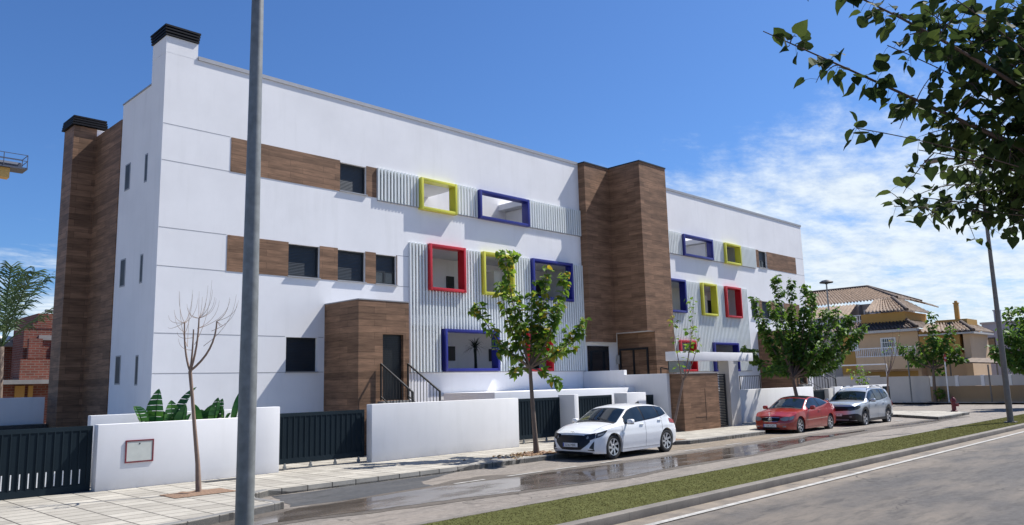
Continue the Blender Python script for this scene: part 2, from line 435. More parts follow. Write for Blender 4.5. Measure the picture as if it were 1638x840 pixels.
w = bpy.data.worlds.new("World"); SC.world = w; w.use_nodes = True
def make_world():
    nt = w.node_tree; bg = nt.nodes['Background']
    sky = nd(nt, 'ShaderNodeTexSky'); sky.sky_type = 'NISHITA'; sky.sun_disc = False
    sky.sun_elevation = R(51.7); sky.sun_rotation = R(107.7); sky.altitude = 10; sky.air_density = 1.0; sky.dust_density = .6; sky.ozone_density = 2.5
    tc = nd(nt, 'ShaderNodeTexCoord'); d = tc.outputs['Generated']
    sx = nd(nt, 'ShaderNodeSeparateXYZ'); nt.links.new(d, sx.inputs[0])
    den = math_(nt, 'ADD', math_(nt, 'MAXIMUM', sx.outputs[2], 0.0), .10)
    cb = nd(nt, 'ShaderNodeCombineXYZ')
    nt.links.new(math_(nt, 'DIVIDE', sx.outputs[0], den), cb.inputs[0]); nt.links.new(math_(nt, 'DIVIDE', sx.outputs[1], den), cb.inputs[1])
    mp = nd(nt, 'ShaderNodeMapping'); mp.inputs['Rotation'].default_value = (0, 0, R(-38)); mp.inputs['Scale'].default_value = (1.1, 1.7, 1); nt.links.new(cb.outputs[0], mp.inputs[0])
    n1 = noise(nt, mp.outputs[0], 1.15, 9, .62); n2 = noise(nt, mp.outputs[0], 4.5, 8, .65)
    nn = math_(nt, 'ADD', math_(nt, 'MULTIPLY', n1, .52), math_(nt, 'MULTIPLY', n2, .48))
    # the bank lies under a slanted front, low and to the right; a few small clouds sit low to the left
    dp = nd(nt, 'ShaderNodeVectorMath', operation='DOT_PRODUCT'); nt.links.new(d, dp.inputs[0]); dp.inputs[1].default_value = (0.27168, -0.02696, -0.96201)
    bank = nd(nt, 'ShaderNodeMapRange'); bank.interpolation_type = 'SMOOTHSTEP'; nt.links.new(dp.outputs['Value'], bank.inputs[0])
    bank.inputs[1].default_value = -.13; bank.inputs[2].default_value = .05; bank.inputs[3].default_value = -.18; bank.inputs[4].default_value = .21
    low = nd(nt, 'ShaderNodeMapRange'); low.interpolation_type = 'SMOOTHSTEP'; nt.links.new(sx.outputs[2], low.inputs[0])
    low.inputs[1].default_value = .26; low.inputs[2].default_value = .08; low.inputs[3].default_value = -.25; low.inputs[4].default_value = .10
    f = math_(nt, 'ADD', nn, math_(nt, 'MAXIMUM', bank.outputs[0], low.outputs[0]))
    fac = nd(nt, 'ShaderNodeMapRange'); fac.interpolation_type = 'SMOOTHSTEP'; nt.links.new(f, fac.inputs[0])
    fac.inputs[1].default_value = .44; fac.inputs[2].default_value = .80; fac.inputs[3].default_value = 0; fac.inputs[4].default_value = .97
    shade = ramp(nt, n2, [(.35, .86), (.65, 1.0)])
    cc = mix(nt, 1.0, shade, (CLOUD[0], CLOUD[1], CLOUD[2]), 'MULTIPLY')
    tint = mix(nt, 1.0, sky.outputs[0], SKYTINT, 'MULTIPLY')
    nt.links.new(mix(nt, fac.outputs[0], tint, cc), bg.inputs[0]); bg.inputs[1].default_value = SKYSTR
CLOUD = (11.2, 12.4, 13.4); SKYTINT = (.78, 1.19, 1.76); SKYSTR = .05
make_world()
vs = SC.view_settings; vs.view_transform = 'Standard'; vs.look = 'None'; vs.exposure = .65; vs.gamma = 1; vs.use_curve_mapping = False
SC.render.engine = 'CYCLES'; SC.cycles.use_denoising = True; SC.cycles.max_bounces = 8


# ------------------------------------------------------------------ the ground
def sheet(name, poly, z, m, kind='structure'):
    bm_ = MB(); bm_.add([(x, y, z) for x, y in poly], [tuple(range(len(poly)))])
    o = bm_.build(name, m); 
    return tag(o, kind=kind)
def rect(x0, x1, y0, y1): return [(x0, y0), (x1, y0), (x1, y1), (x0, y1)]
sheet('ground', rect(-900, 1500, -900, 1500), -.03, M['sand'])
sheet('road', rect(-60, 240, .9, 7.75), 0, M['road_near']).name = 'near_road'
sheet('road', rect(-60, 240, 9.55, 15.2), 0, M['road_far']).name = 'service_road'
sheet('side_street', rect(46.5, 59.2, 15.2, 140), 0, M['road_far'])
def wobble(pts, n=6, a=.07):
    out = []
    for i in range(len(pts)):
        p = pts[i]; q = pts[(i + 1) % len(pts)]
        for k in range(n):
            t = k / n; out.append((p[0] + (q[0] - p[0]) * t + random.uniform(-a, a) * 1.5, p[1] + (q[1] - p[1]) * t + random.uniform(-a, a)))
    return out
sheet('asphalt_patch', wobble([(7.6, 13.3), (8.2, 14.95), (13.2, 15.08), (11.3, 14.2), (11.0, 13.42), (9.6, 13.2)], 6, .05), .004, M['patch'])
# wet strip and standing water in the gutter between the parking bay and the lane
wet_pts = [(3, 12.3), (7.4, 13.12), (8.5, 13.17), (11.0, 13.45), (11.8, 13.75), (12.9, 13.84), (13.9, 13.35), (15.1, 13.3), (18.6, 12.98), (22.6, 12.95), (24.3, 13.0), (28.3, 13.02), (30.9, 12.6), (36, 12.5), (43, 12.3),
           (43, 11.5), (36, 11.3), (30, 11.6), (24, 11.1), (20.7, 10.85), (17.2, 10.9), (14.2, 10.65), (12.4, 10.9), (10.8, 11.05), (8.5, 11.4), (6.9, 11.75), (3, 11.6)]
sheet('wet_asphalt', wobble(wet_pts, 5, .05), .006, M['wet'])
pud = [(4.0, 11.95), (6.6, 12.55), (7.6, 13.02), (8.6, 13.02), (10.8, 13.2), (12.1, 13.05), (14.6, 12.95), (17, 12.75), (20, 12.65), (22.4, 12.72), (24.0, 12.55), (26.5, 12.6), (28.0, 12.4), (31.5, 12.15), (31.5, 11.98), (27, 11.9), (23, 11.35), (20.6, 11.05), (17.4, 11.12), (14.2, 10.9), (12.4, 11.15), (10.8, 11.35), (8.5, 11.7), (7, 11.95)]
sheet('puddle', wobble(pud, 7, .045), .010, M['water'])
sheet('puddle', wobble([(34, 12.2), (38, 12.1), (42, 12.0), (42, 11.7), (38, 11.65), (34, 11.9)], 5, .04), .010, M['water'])
sheet('sandy_gutter', wobble([(20.6, 14.2), (22.4, 15.05), (23.4, 14.42), (28.2, 14.42), (29.5, 14.2), (27.8, 13.3), (23.2, 13.2), (21.0, 13.6)], 5, .08), .004, M['sand'])

# road paint
def dash(x0, x1, y, wd):
    a = MB(); n = 8
    a.add([(x0 + (x1 - x0) * i / n, y + s * wd / 2 + random.uniform(-.008, .008), .014) for i in range(n + 1) for s in (-1, 1)], [(2*i, 2*i+2, 2*i+3, 2*i+1) for i in range(n)])
    return a
pm = MB()
for x0, x1 in ((11.5, 12.4), (13.1, 14.35), (14.75, 15.6), (16.6, 17.5), (20.6, 21.65), (23, 24), (26, 27), (29, 30), (32, 33), (35, 36), (38, 39)):
    q = dash(x0, x1, 13.25, .10); pm.add(q.v, q.f)
tag(pm.build('bay_marking', M['paint']), kind='structure')
tag(dash(-40, 220, 7.03, .13).build('edge_line', M['paint']), kind='structure')

# median: kerb stones round a strip of turf
med = MB(); med.box(-50, 200, 7.5, 7.72, -.05, .13, .018); med.box(-50, 200, 9.42, 9.58, -.05, .11, .015)
tag(med.build('median_kerb', M['mkerb'], angle=40), kind='structure')
sheet('median_bed', rect(-50, 200, 7.72, 9.42), .10, M['grass_base'])
def make_grass():
    n = 62000
    x = 3.5 + 62 * RNG.random(n) ** 1.7; y = 7.73 + 1.70 * RNG.random(n)
    hgt = .008 + .011 * RNG.random(n); a = RNG.random(n) * 2 * np.pi
    wd = .006 + .0005 * x; lean = RNG.normal(0, .02, (n, 2))
    b = np.stack([x, y, np.full(n, .098)], 1)
    dv = np.stack([np.cos(a) * wd, np.sin(a) * wd, np.zeros(n)], 1)
    tip = b + np.stack([lean[:, 0], lean[:, 1], hgt], 1)
    V = np.stack([b - dv, b + dv, tip], 1).reshape(-1, 3); F = np.arange(3 * n).reshape(-1, 3)
    m = leafmat('turf_blade', (.094, .097, .037), (.112, .114, .046), (.138, .134, .06), .3, None, 1.0, 0.0)
    tag(np_mesh('grass', V, F, m), kind='stuff')
make_grass()

# pavements (a real step above the road)
KZ = .13
def slab(name, poly, z, m): return tag(MB().prism(poly, -.04, z).build(name, m), kind='structure')
kerb_line = [(-50, 12.35), (3.2, 12.35), (5.3, 12.52), (6.4, 12.85), (7.43, 13.22), (7.38, 14.2), (7.62, 14.75), (8.1, 15.05), (22.2, 15.1), (22.5, 14.75), (22.9, 14.5), (28.0, 14.45), (28.5, 14.75), (28.9, 15.1), (41.3, 15.1), (41.8, 14.5), (39.8, 11.95), (41.6, 11.9), (45.0, 12.05), (46.3, 12.9), (46.5, 14.4), (46.5, 140)]
slab('pavement', kerb_line + [(44, 140), (44, 30), (-50, 30)], KZ - .004, M['pave'])
def kerb_strip(name, line, wd, z, m, side=1):
    """kerb stones along a polyline, inside edge offset to the left"""
    k = MB(); n = len(line); inn = []
    for i in range(n):
        a = Vector(line[max(0, i - 1)]); b = Vector(line[min(n - 1, i + 1)]); d = (b - a).normalized()
        inn.append((line[i][0] - d.y * wd * side, line[i][1] + d.x * wd * side))
    vs = []
    for i in range(n):
        drop = .075 if (8.6 < line[i][0] < 13.4 and line[i][1] > 14) else 0
        o, q = line[i], inn[i]; e = .02
        t = z - drop
        vs += [(o[0], o[1], -.05), (o[0], o[1], t - e), (o[0] + (q[0]-o[0]) * .15, o[1] + (q[1]-o[1]) * .15, t), (q[0], q[1], t), (q[0], q[1], -.05)]
    fs = [(i*5+k_, i*5+k_+1, (i+1)*5+k_+1, (i+1)*5+k_) for i in range(n-1) for k_ in range(4)]
    k.add(vs, fs); return tag(k.build(name, m), kind='structure')
def densify(line, step):
    out = []
    for i in range(len(line) - 1):
        a = Vector(line[i]); b = Vector(line[i+1]); m_ = max(1, int((b - a).length / step))
        for k in range(m_): out.append(tuple(a + (b - a) * (k / m_)))
    return out + [line[-1]]
kerb_strip('pavement_kerb', densify(kerb_line, .5), .16, KZ + .002, M['kerb'])
slab('pavement', [(59.2, 140), (59.2, 12), (60.2, 8.5), (240, 8.9), (240, 25), (62, 40), (62, 140)], KZ - .004, M['concrete'])
kerb_strip('pavement_kerb', [(59.2, 140), (59.2, 60), (59.2, 30), (59.2, 20), (59.2, 12), (60.2, 8.5)], .2, KZ + .004, M['kerb'])
slab('pavement', [(-60, .9), (240, .9), (240, -8), (-60, -8)], KZ - .004, M['pave'])
# drop kerb sheet in front of the sliding gate stays under the pavers

def tree_pit(x, y, sx_, sy_):
    a = MB(); n = 9
    P = [[(x + sx_ * (i / n - .5), y + sy_ * (j / n - .5), KZ + .006 + .03 * random.random() * (0 < i < n and 0 < j < n)) for j in range(n + 1)] for i in range(n + 1)]
    a.grid(P); return tag(a.build('tree_pit', M['soil'], smooth=True), kind='structure')
tree_pit(7.0, 15.8, 1.25, .8); tree_pit(16.8, 15.75, 1.3, .8); tree_pit(22.7, 15.15, 1.1, .6); tree_pit(35.0, 16.2, 1.2, .8); tree_pit(60.0, 18.1, 1.0, 1.2)

# ------------------------------------------------------------------ the apartment building
BX0, BX1, FY = 8.34, 49.5, 22.0
bld = thing('apartment_building', (28.9, 26, 0), 'long white apartment block with brown towers and red, yellow and blue window boxes', 'apartment block')

def rects_wall(mb, x0, x1, z0, z1, holes, y0, y1):
    xs = sorted({x0, x1, *[v for h in holes for v in h[:2] if x0 < v < x1]}); zs = sorted({z0, z1, *[v for h in holes for v in h[2:] if z0 < v < z1]})
    def hole(xm, zm): return any(h[0] < xm < h[1] and h[2] < zm < h[3] for h in holes)
    for i in range(len(xs) - 1):
        for j in range(len(zs) - 1):
            if hole((xs[i] + xs[i+1]) / 2, (zs[j] + zs[j+1]) / 2): continue
            a, b, c, d = xs[i], xs[i+1], zs[j], zs[j+1]
            mb.add([(a,y0,c),(b,y0,c),(b,y0,d),(a,y0,d)], [(0,1,2,3)]); mb.add([(a,y1,c),(b,y1,c),(b,y1,d),(a,y1,d)], [(3,2,1,0)])
    for h in holes:
        a, b, c, d = max(h[0], x0), min(h[1], x1), max(h[2], z0), min(h[3], z1)
        mb.add([(a,y0,c),(a,y1,c),(a,y1,d),(a,y0,d)], [(0,1,2,3)]); mb.add([(b,y0,c),(b,y1,c),(b,y1,d),(b,y0,d)], [(3,2,1,0)])
        mb.add([(a,y0,c),(b,y0,c),(b,y1,c),(a,y1,c)], [(0,1,2,3)]); mb.add([(a,y0,d),(b,y0,d),(b,y1,d),(a,y1,d)], [(3,2,1,0)])
    mb.add([(x0,y0,z0),(x0,y1,z0),(x0,y1,z1),(x0,y0,z1)], [(0,1,2,3)]); mb.add([(x1,y0,z0),(x1,y1,z0),(x1,y1,z1),(x1,y0,z1)], [(3,2,1,0)])
    mb.add([(x0,y0,z1),(x1,y0,z1),(x1,y1,z1),(x0,y1,z1)], [(0,1,2,3)])

WIN = [  # x0, x1, z0, z1, kind
    (14.21, 15.27, 8.69, 9.67, 'shut'), (12.35, 13.47, 5.65, 6.67, 'shut'), (14.15, 15.24, 5.65, 6.67, 'shut'), (15.67, 16.55, 5.65, 6.67, 'half'), (12.33, 13.42, 2.67, 3.73, 'shut'),
    (43.40, 44.42, 8.66, 9.66, 'half'), (42.05, 42.95, 5.60, 6.62, 'shut'), (43.35, 44.40, 5.60, 6.62, 'shut'), (45.1, 46.2, 5.60, 6.62, 'shut'), (46.0, 47.1, 2.62, 3.68, 'shut')]
LOUV = [(15.72, 26.75, 8.62, 9.68), (17.12, 26.75, 4.66, 7.22), (17.12, 26.75, 2.67, 4.28), (30.64, 42.95, 8.60, 9.66), (30.64, 41.55, 4.62, 7.18), (30.64, 41.55, 2.60, 4.24)]
TOP = 11.86
wl = MB()
holes = [w_[:4] for w_ in WIN] + LOUV
rects_wall(wl, BX0, BX1, 0, TOP, holes, FY, FY + .3)
wl.build('facade_wall', M['white'], bld)
sw = MB()
sw.box(BX0 + .002, BX0 + .3, FY + .3, 23.0, 0, TOP); sw.box(BX0 + .05, BX0 + .3, 23.0, 25.4, 0, 11.18)
sw.box(BX1 - .3, BX1 - .003, FY + .3, 27.7, 0, TOP - .005)
sw.box(BX0 + .32, BX1 - .32, 24.3, 27.7, 0, 10.7)
sw.build('body_wall', M['white'], bld)
# terrace floors, ceilings and end walls behind the openings
tr = MB()
for x0, x1 in ((10.0, 28.0), (30.4, 48.0)):
    tr.box(x0, x1, FY + .302, 24.298, 1.35, 1.55); tr.box(x0, x1, FY + .302, 24.298, 4.30, 4.64); tr.box(x0, x1, FY + .302, 24.298, 7.25, 7.62)
tr.box(10.0, 19.9, FY + .302, 24.298, 9.75, 10.0); tr.box(23.9, 28, FY + .302, 24.298, 9.75, 10.0); tr.box(38.6, 48, FY + .302, 24.298, 9.75, 10.0); tr.box(30.4, 34.6, FY + .302, 24.298, 9.75, 10)
for x in (15.5, 17.0, 26.8, 30.4, 41.6, 43.0): tr.box(x, x + .12, FY + .304, 24.296, 1.56, 9.74)
for x, z0 in ((24.35, 7.63), (22.2, 4.65), (38.9, 7.63), (38.4, 4.65)): tr.box(x, x + .35, FY + .9, 24.297, z0, z0 + 2.1)
tr.build('terrace', M['inner'], bld)
# doors and windows on the terraces
def terrace_opening(x0, x1, z0, z1):
    f = MB(); f.box(x0, x1, 24.25, 24.292, z0, z1).build('terrace_door', M['darkframe'], bld)
for a in ((19.35, 20.02, 7.63, 9.28), (22.9, 24.25, 7.63, 9.36), (20.8, 21.2, 4.66, 6.57), (23.1, 24.3, 4.66, 6.56), (25.6, 26.7, 4.66, 6.8), (20.85, 21.2, 3.12, 3.70), (23.12, 23.5, 3.1, 3.62), (25.0, 26.2, 1.6, 3.7),
          (40.4, 41.3, 7.63, 9.30), (43.9, 44.8, 7.63, 9.9), (40.75, 41.55, 4.66, 6.74), (36.0, 37.0, 4.66, 6.4), (39.6, 41.2, 1.6, 3.7), (36.4, 37.4, 1.6, 3.7)): terrace_opening(*a)

def window(x0, x1, z0, z1, kind):
    f = MB(); y0, y1, t = FY + .10, FY + .16, .05
    f.box(x0, x0 + t, y0, y1, z0, z1); f.box(x1 - t, x1, y0, y1, z0, z1); f.box(x0 + t, x1 - t, y0, y1, z1 - t, z1); f.box(x0 + t, x1 - t, y0, y1, z0, z0 + t)
    if kind == 'half':
        f.box(x0 + t, x1 - t, y0 + .005, y1, z0 + .42, z0 + .47); f.box((x0 + x1) / 2 - .04, (x0 + x1) / 2 + .04, y0 + .005, y1, z0 + t, z0 + .42)
    wf = f.build('window', M['darkframe'], bld)
    zs = z0 + .47 if kind == 'half' else z0 + t
    MB().box(x0 + t, x1 - t, FY + .125, FY + .15, zs, z1 - t).build('shutter', M['navy'], wf)
    if kind == 'half': MB().box(x0 + t, x1 - t, FY + .13, FY + .15, z0 + t, zs).build('pane', M['pane'], wf)
    MB().box(x0 - .03, x1 + .03, FY - .055, FY + .10, z0 - .035, z0 - .002).build('sill', M['coping'], wf)
for a in WIN: window(*a)

# wood print bands round the windows, 12 mm proud, cut round the openings
def band(x0, x1, z0, z1):
    hs = sorted([w_ for w_ in WIN if w_[0] > x0 - .1 and w_[1] < x1 + .1 and w_[2] > z0 - .1 and w_[3] < z1 + .1])
    x = x0
    for h in hs + [(x1, x1)]:
        if h[0] - x > .02: MB().box(x, h[0], FY - .012, FY - .001, z0, z1).build('wood_band', M['wood'], bld)
        x = h[1]
band(10.38, 15.70, 8.655, 9.72); band(10.35, 16.58, 5.625, 6.71); band(43.05, 48.35, 8.63, 9.69); band(42.97, 48.35, 5.57, 6.65)
for x0, x1, z in ((BX0, 10.36, 9.725), (BX0, 10.36, 8.65), (BX0, 10.33, 6.71), (BX0, 10.33, 5.62), (BX0, 12.3, 3.75), (BX0, 12.3, 2.65), (13.45, 13.66, 3.75), (13.45, 13.66, 2.65), (16.6, 17.1, 6.71), (16.6, 17.1, 5.62), (48.37, BX1, 9.7), (48.37, BX1, 8.62), (48.37, BX1, 6.66), (48.37, BX1, 5.56)):
    MB().box(x0 + .01, x1 - .01, FY - .003, FY - .0005, z - .009, z + .009).build('render_joint', M['coping'], bld)
cp = MB()
cp.box(9.28, 26.74, FY - .035, FY + .33, TOP + .002, TOP + .12); cp.build('coping', M['coping'], bld); cp = MB(); cp.box(30.66, BX1 + .04, FY - .035, FY + .33, TOP + .002, TOP + .12)
cp.box(BX0 + .02, BX0 + .33, 23.02, 25.40, 11.182, 11.22); cp.box(BX1 - .33, BX1 + .04, FY + .335, 27.7, TOP + .002, TOP + .11)
cp.build('coping', M['coping'], bld)
# chimney on the near corner
ch = MB(); ch.box(BX0 - .002, 9.27, FY - .0015, 23.0, TOP + .003, 12.36)
cho = ch.build('chimney', M['white'], bld)
cc = MB()
for i in range(4): cc.box(8.30 - .01 * i, 9.28 + .01 * i, 21.95 - .01 * i, 23.04 + .01 * i, 12.37 + .085 * i, 12.425 + .085 * i)
cc.box(8.42, 9.16, 22.08, 22.92, 12.361, 12.70)
cc.build('chimney_cap', M['cap'], cho)
mh = MB(); mh.box(36.2, 37.6, 25.5, 27.2, 10.71, 12.75); mh.build('roof_hatch', M['white'], bld)
# narrow side windows
for y0, y1, z0, z1 in ((24.50, 24.92, 8.28, 9.12), (23.10, 23.34, 8.24, 9.10), (24.50, 24.92, 5.3, 6.15), (23.10, 23.34, 5.25, 6.1), (24.5, 24.92, 2.4, 3.25), (23.10, 23.34, 2.35, 3.2)):
    f = MB(); x = BX0 + .05
    f.box(x - .012, x - .002, y0, y0 + .04, z0, z1); f.box(x - .012, x - .002, y1 - .04, y1, z0, z1); f.box(x - .012, x - .002, y0 + .04, y1 - .04, z0, z0 + .04); f.box(x - .012, x - .002, y0 + .04, y1 - .04, z1 - .04, z1)
    wf = f.build('window', M['coping'], bld)
    MB().box(x - .008, x - .001, y0 + .04, y1 - .04, z0 + .04, z1 - .04).build('pane', M['sidepane'], wf)
# rear wood clad side wall and tower
rt = MB(); rt.box(8.36, 8.6, 25.402, 27.72, 0, 10.72); rt.box(7.66, 8.36, 27.72, 28.75, 0, 10.98)
rto = rt.build('side_tower', M['wood'], bld)
MB().box(8.362, 8.62, 27.73, 28.73, 10.5, 10.97).build('flue', M['white'], rto)
cc = MB()
for i in range(4): cc.box(7.58 + .012 * i, 8.68 - .012 * i, 27.63 + .012 * i, 28.82, 11.0 + .085 * i, 11.055 + .085 * i)
cc.box(7.7, 8.56, 27.8, 28.7, 10.985, 11.33)
cc.build('chimney_cap', M['cap'], rto)
# entrance tower: two wood print volumes
tw = MB()
tw.box(26.75, 28.55, 21.62, FY - .002, 3.86, 11.90)
tw.box(28.55, 30.64, 19.91, FY - .002, 4.28, 11.93)
tw.box(29.12, 30.64, 19.912, FY - .002, .13, 4.279)
two = tw.build('entrance_tower', M['wood'], bld)
tc_ = MB(); tc_.box(26.73, 28.53, 21.59, FY + .2, 11.902, 11.96); tc_.build('coping', M['darkframe'], two); tc_ = MB(); tc_.box(28.54, 30.66, 19.88, FY + .2, 11.932, 11.99); tc_.build('coping', M['darkframe'], two)
sf = MB(); sf.box(26.76, 28.54, 21.63, FY, 3.85, 3.858); sf.box(28.56, 29.1, 19.92, FY, 4.27, 4.278); sf.build('soffit', M['inner'], two)
# main door in the recessed flank: black frame round two wood leaves
df = MB(); xd = 29.12
df.bar((xd - .03, 20.35, 1.5), (xd - .03, 20.35, 3.5), .08); df.bar((xd - .03, 21.85, 1.5), (xd - .03, 21.85, 3.5), .08); df.bar((xd - .03, 21.1, 1.5), (xd - .03, 21.1, 3.5), .07); df.bar((xd - .03, 20.31, 3.54), (xd - .03, 21.89, 3.54), .08)
dfo = df.build('entrance_door', M['blackmetal'], bld)
MB().box(26.9, 28.4, FY - .04, FY - .004, 1.6, 3.7).build('lobby_window', M['pane'], bld)
it = MB(); it.box(28.9, 29.1, 21.87, 21.9, 2.9, 3.3); it.build('intercom_panel', M['colconc'], bld)
pl = MB(); pl.box(26.78, 29.1, 20.0, FY - .005, .13, 1.55); pl.build('entrance_landing', M['concrete'], bld)

# corner porches
def porch(px, dx, z1):
    b = MB(); X0, X1, Y0 = px, px + 1.93, 20.09
    rects_wall(b, X0, X1, .13, z1, [(px + .90, px + 1.70, 1.72, 3.76)], Y0, Y0 + .2)
    b.box(X0, X0 + .2, Y0 + .2, FY - .002, .13, z1 - .002); b.box(X1 - .2, X1, Y0 + .2, FY - .002, .13, z1 - .002); b.box(X0 + .2, X1 - .2, Y0 + .2, FY - .002, z1 - .2, z1 - .003)
    po = b.build('porch', M['wood'], bld)
    MB().box(X0 - .01, X1 + .01, Y0 - .012, FY - .003, z1 + .001, z1 + .035).build('coping', M['coping'], po)
    d = MB(); d.box(px + .90, px + 1.70, Y0 + .13, Y0 + .17, 1.72, 3.76)
    for i in range(34): d.box(px + .95, px + 1.65, Y0 + .105, Y0 + .132, 1.78 + i * .057, 1.812 + i * .057)
    d.build('door', M['darkframe'], po)
    # steps down to the yard
    s = MB(); s.box(px + .72, px + 1.85, 19.85, Y0 - .003, .0, 1.70)
    for i in range(6): s.box(px + .72, px + 1.85, 19.85 - .26 * (i + 1), 19.847 - .26 * i, 0, 1.70 - .16 * (i + 1))
    s.build('porch_steps', M['concrete'], bld)
porch(13.68, 0, 4.80); porch(42.55, 0, 4.74)

# coloured window boxes standing 0.2 m proud of the slats
FR = [('yellow', 17.55, 19.29, 8.50, 9.69), ('blue', 20.47, 23.29, 8.55, 9.70), ('red', 17.92, 19.68, 5.56, 7.27), ('yellow', 20.60, 22.30, 5.57, 7.25), ('blue', 23.39, 25.94, 5.57, 7.25), ('blue', 18.61, 21.36, 2.63, 4.18), ('red', 23.04, 24.49, 2.61, 4.18),
      ('blue', 35.0, 37.9, 8.52, 9.66), ('yellow', 39.22, 40.97, 8.50, 9.67), ('blue', 32.2, 34.92, 5.50, 7.21), ('yellow', 36.52, 38.0, 5.47, 7.20), ('red', 38.98, 40.65, 5.46, 7.19), ('red', 34.1, 35.60, 2.52, 4.10), ('blue', 37.36, 39.97, 2.50, 4.05)]
for c, x0, x1, z0, z1 in FR:
    b = MB(); t = .11; ya, yb = FY - .20, FY + .17
    b.box(x0, x0 + t, ya, yb, z0, z1, .012); b.box(x1 - t, x1, ya, yb, z0, z1, .012)
    b.box(x0 + t - .004, x1 - t + .004, ya + .003, yb - .003, z1 - t, z1 - .002, .012); b.box(x0 + t - .004, x1 - t + .004, ya + .003, yb - .003, z0 + .002, z0 + t, .012)
    tag(b.build('window_box', M[c], bld, angle=40), label=c + ' painted window box')
# slat screens: upright blades with rounded noses, cut round the boxes
def slats(x0, x1, z0, z1, pitch=.147):
    b = MB(); n = int((x1 - x0) / pitch)
    for i in range(n + 1):
        xc = x0 + .035 + (x1 - x0 - .07) * i / n
        segs = [(z0, z1)]
        for c, a0, a1, c0, c1 in FR:
            if a0 - .03 < xc < a1 + .03:
                ns = []
                for s0, s1 in segs:
                    if c1 <= s0 or c0 >= s1: ns.append((s0, s1)); continue
                    if c0 - .005 - s0 > .05: ns.append((s0, c0 - .005))
                    if s1 - c1 - .005 > .05: ns.append((c1 + .005, s1))
                segs = ns
        wd, y0, y1 = .036, FY - .075, FY - .004
        prof = [(-wd, y1), (-wd, y0 + .012), (-wd + .006, y0), (wd - .006, y0), (wd, y0 + .012), (wd, y1)]
        for s0, s1 in segs: b.prism([(xc + p[0], p[1]) for p in prof], s0, s1)
    b.build('slat_screen', M['slat'], bld)
for a_, b_ in ((15.72, 17.53), (19.31, 20.45), (23.31, 26.74)): slats(a_, b_, 8.58, 9.74)
for a_, b_ in ((30.65, 34.98), (37.92, 39.20), (40.99, 42.93)): slats(a_, b_, 8.54, 9.70)
slats(17.10, 26.74, 2.62, 7.24); slats(30.65, 41.55, 2.54, 7.19)
for x0, x1, z in ((15.72, 26.74, 8.565), (17.10, 26.74, 2.605), (30.65, 42.93, 8.525), (30.65, 41.55, 2.525)): MB().box(x0, x1, FY - .05, FY - .004, z - .012, z + .012).build('slat_rail', M['coping'], bld)

# ------------------------------------------------------------------ yard walls, gates, rails
def wallthing(name, x0, x1, y0, y1, z0, z1, m, label, cat='wall', group=None):
    return tag(MB().box(x0, x1, y0, y1, z0, z1, .012).build(name, m, angle=35), label, cat, group)
lw = MB(); lw.box(5.78, 9.12, 18.0, 18.25, .1, 1.49, .012); lw.box(9.123, 9.96, 18.002, 18.27, .1, 1.71, .012)
lwo = tag(lw.build('garden_wall', M['wallwhite'], angle=35), 'low white garden wall with a grey meter door, stepping up behind the near lamp post', 'wall')
md = MB(); md.box(6.34, 6.93, 17.975, 17.998, .655, .683); md.box(6.34, 6.93, 17.975, 17.998, 1.102, 1.13); md.box(6.34, 6.368, 17.975, 17.998, .683, 1.102); md.box(6.902, 6.93, 17.975, 17.998, .683, 1.102)
mdo = md.build('meter_door_frame', M['maroon'], lwo)
mp_ = MB(); mp_.box(6.371, 6.899, 17.982, 17.996, .686, 1.099); mp_.build('meter_door', M['meter'], mdo)
kl = MB(); kl.lathe([(0, -.004), (.016, -.004), (.016, 0)], (6.63, 17.981, 1.05), 10, 'y'); kl.build('keyhole', M['blackmetal'], mdo)
wallthing('garden_wall', 12.70, 18.41, 18.0, 18.25, .1, 1.67, M['wallwhite'], 'long plain white garden wall left of the young tree with a leafy crown', 'wall')
wallthing('garden_wall', 31.25, 40.4, 18.0, 18.25, .1, 1.60, M['wallwhite'], 'white garden wall behind the red car, right of the grey portal column', 'wall')
wallthing('garden_wall', 43.1, 51.2, 18.0, 18.25, .1, 1.52, M['wallwhite'], 'far white garden wall behind the silver car', 'wall')
wallthing('planter_wall', 6.0, 9.7, 19.2, 19.4, .1, 1.66, M['wallwhite'], 'white planter wall behind the broad leaved plants', 'planter')
wallthing('gate_pillar', 21.2, 21.43, 18.0, 18.75, .1, 1.70, M['wallwhite'], 'slim white pillar between two dark gates, left behind the white car', 'pillar')
wallthing('gate_pillar', 24.25, 25.48, 18.0, 18.6, .1, 1.68, M['wallwhite'], 'wide white pillar above the roof of the white car', 'pillar')
wallthing('gate_pillar', 42.4, 42.98, 18.05, 18.5, .1, 1.45, M['colconc'], 'grey pillar beside the short dark gate behind the silver car', 'pillar')
wallthing('garage_roof', 18.6, 26.7, 19.3, 21.95, .1, 1.86, M['white'], 'white flat garage roof edge seen over the dark gates', 'garage')
rw = MB(); rw.box(26.55, 26.75, 19.80, 21.99, .1, 2.58, .01); rw.box(26.55, 26.75, 17.72, 19.797, .1, 2.38, .01)
tag(rw.build('ramp_wall', M['wallwhite'], angle=35), 'stepped white wall running from the street to the entrance tower', 'wall')
bw = tag(MB().box(26.75, 29.42, 17.13, 17.72, .1, 2.35).build('portal_wall', M['wood']), 'brown wood print wall block beside the pedestrian gate', 'wall')
MB().box(26.73, 29.44, 17.11, 17.74, 2.352, 2.375).build('coping', M['coping'], bw)
mb2 = MB(); mb2.box(28.35, 28.362, 17.122, 17.128, .5, 1.75); mb2.box(27.55, 28.35, 17.122, 17.128, .62, .632); mb2.build('letterbox_joint', M['blackmetal'], bw)
pt = thing('entrance_portal', (30.7, 17.4, .12), 'white and grey concrete portal with a long beam over the pedestrian gate', 'portal')
MB().box(26.37, 32.55, 17.13, 17.6, 2.86, 3.22, .01).build('beam', M['wallwhite'], pt, angle=35)
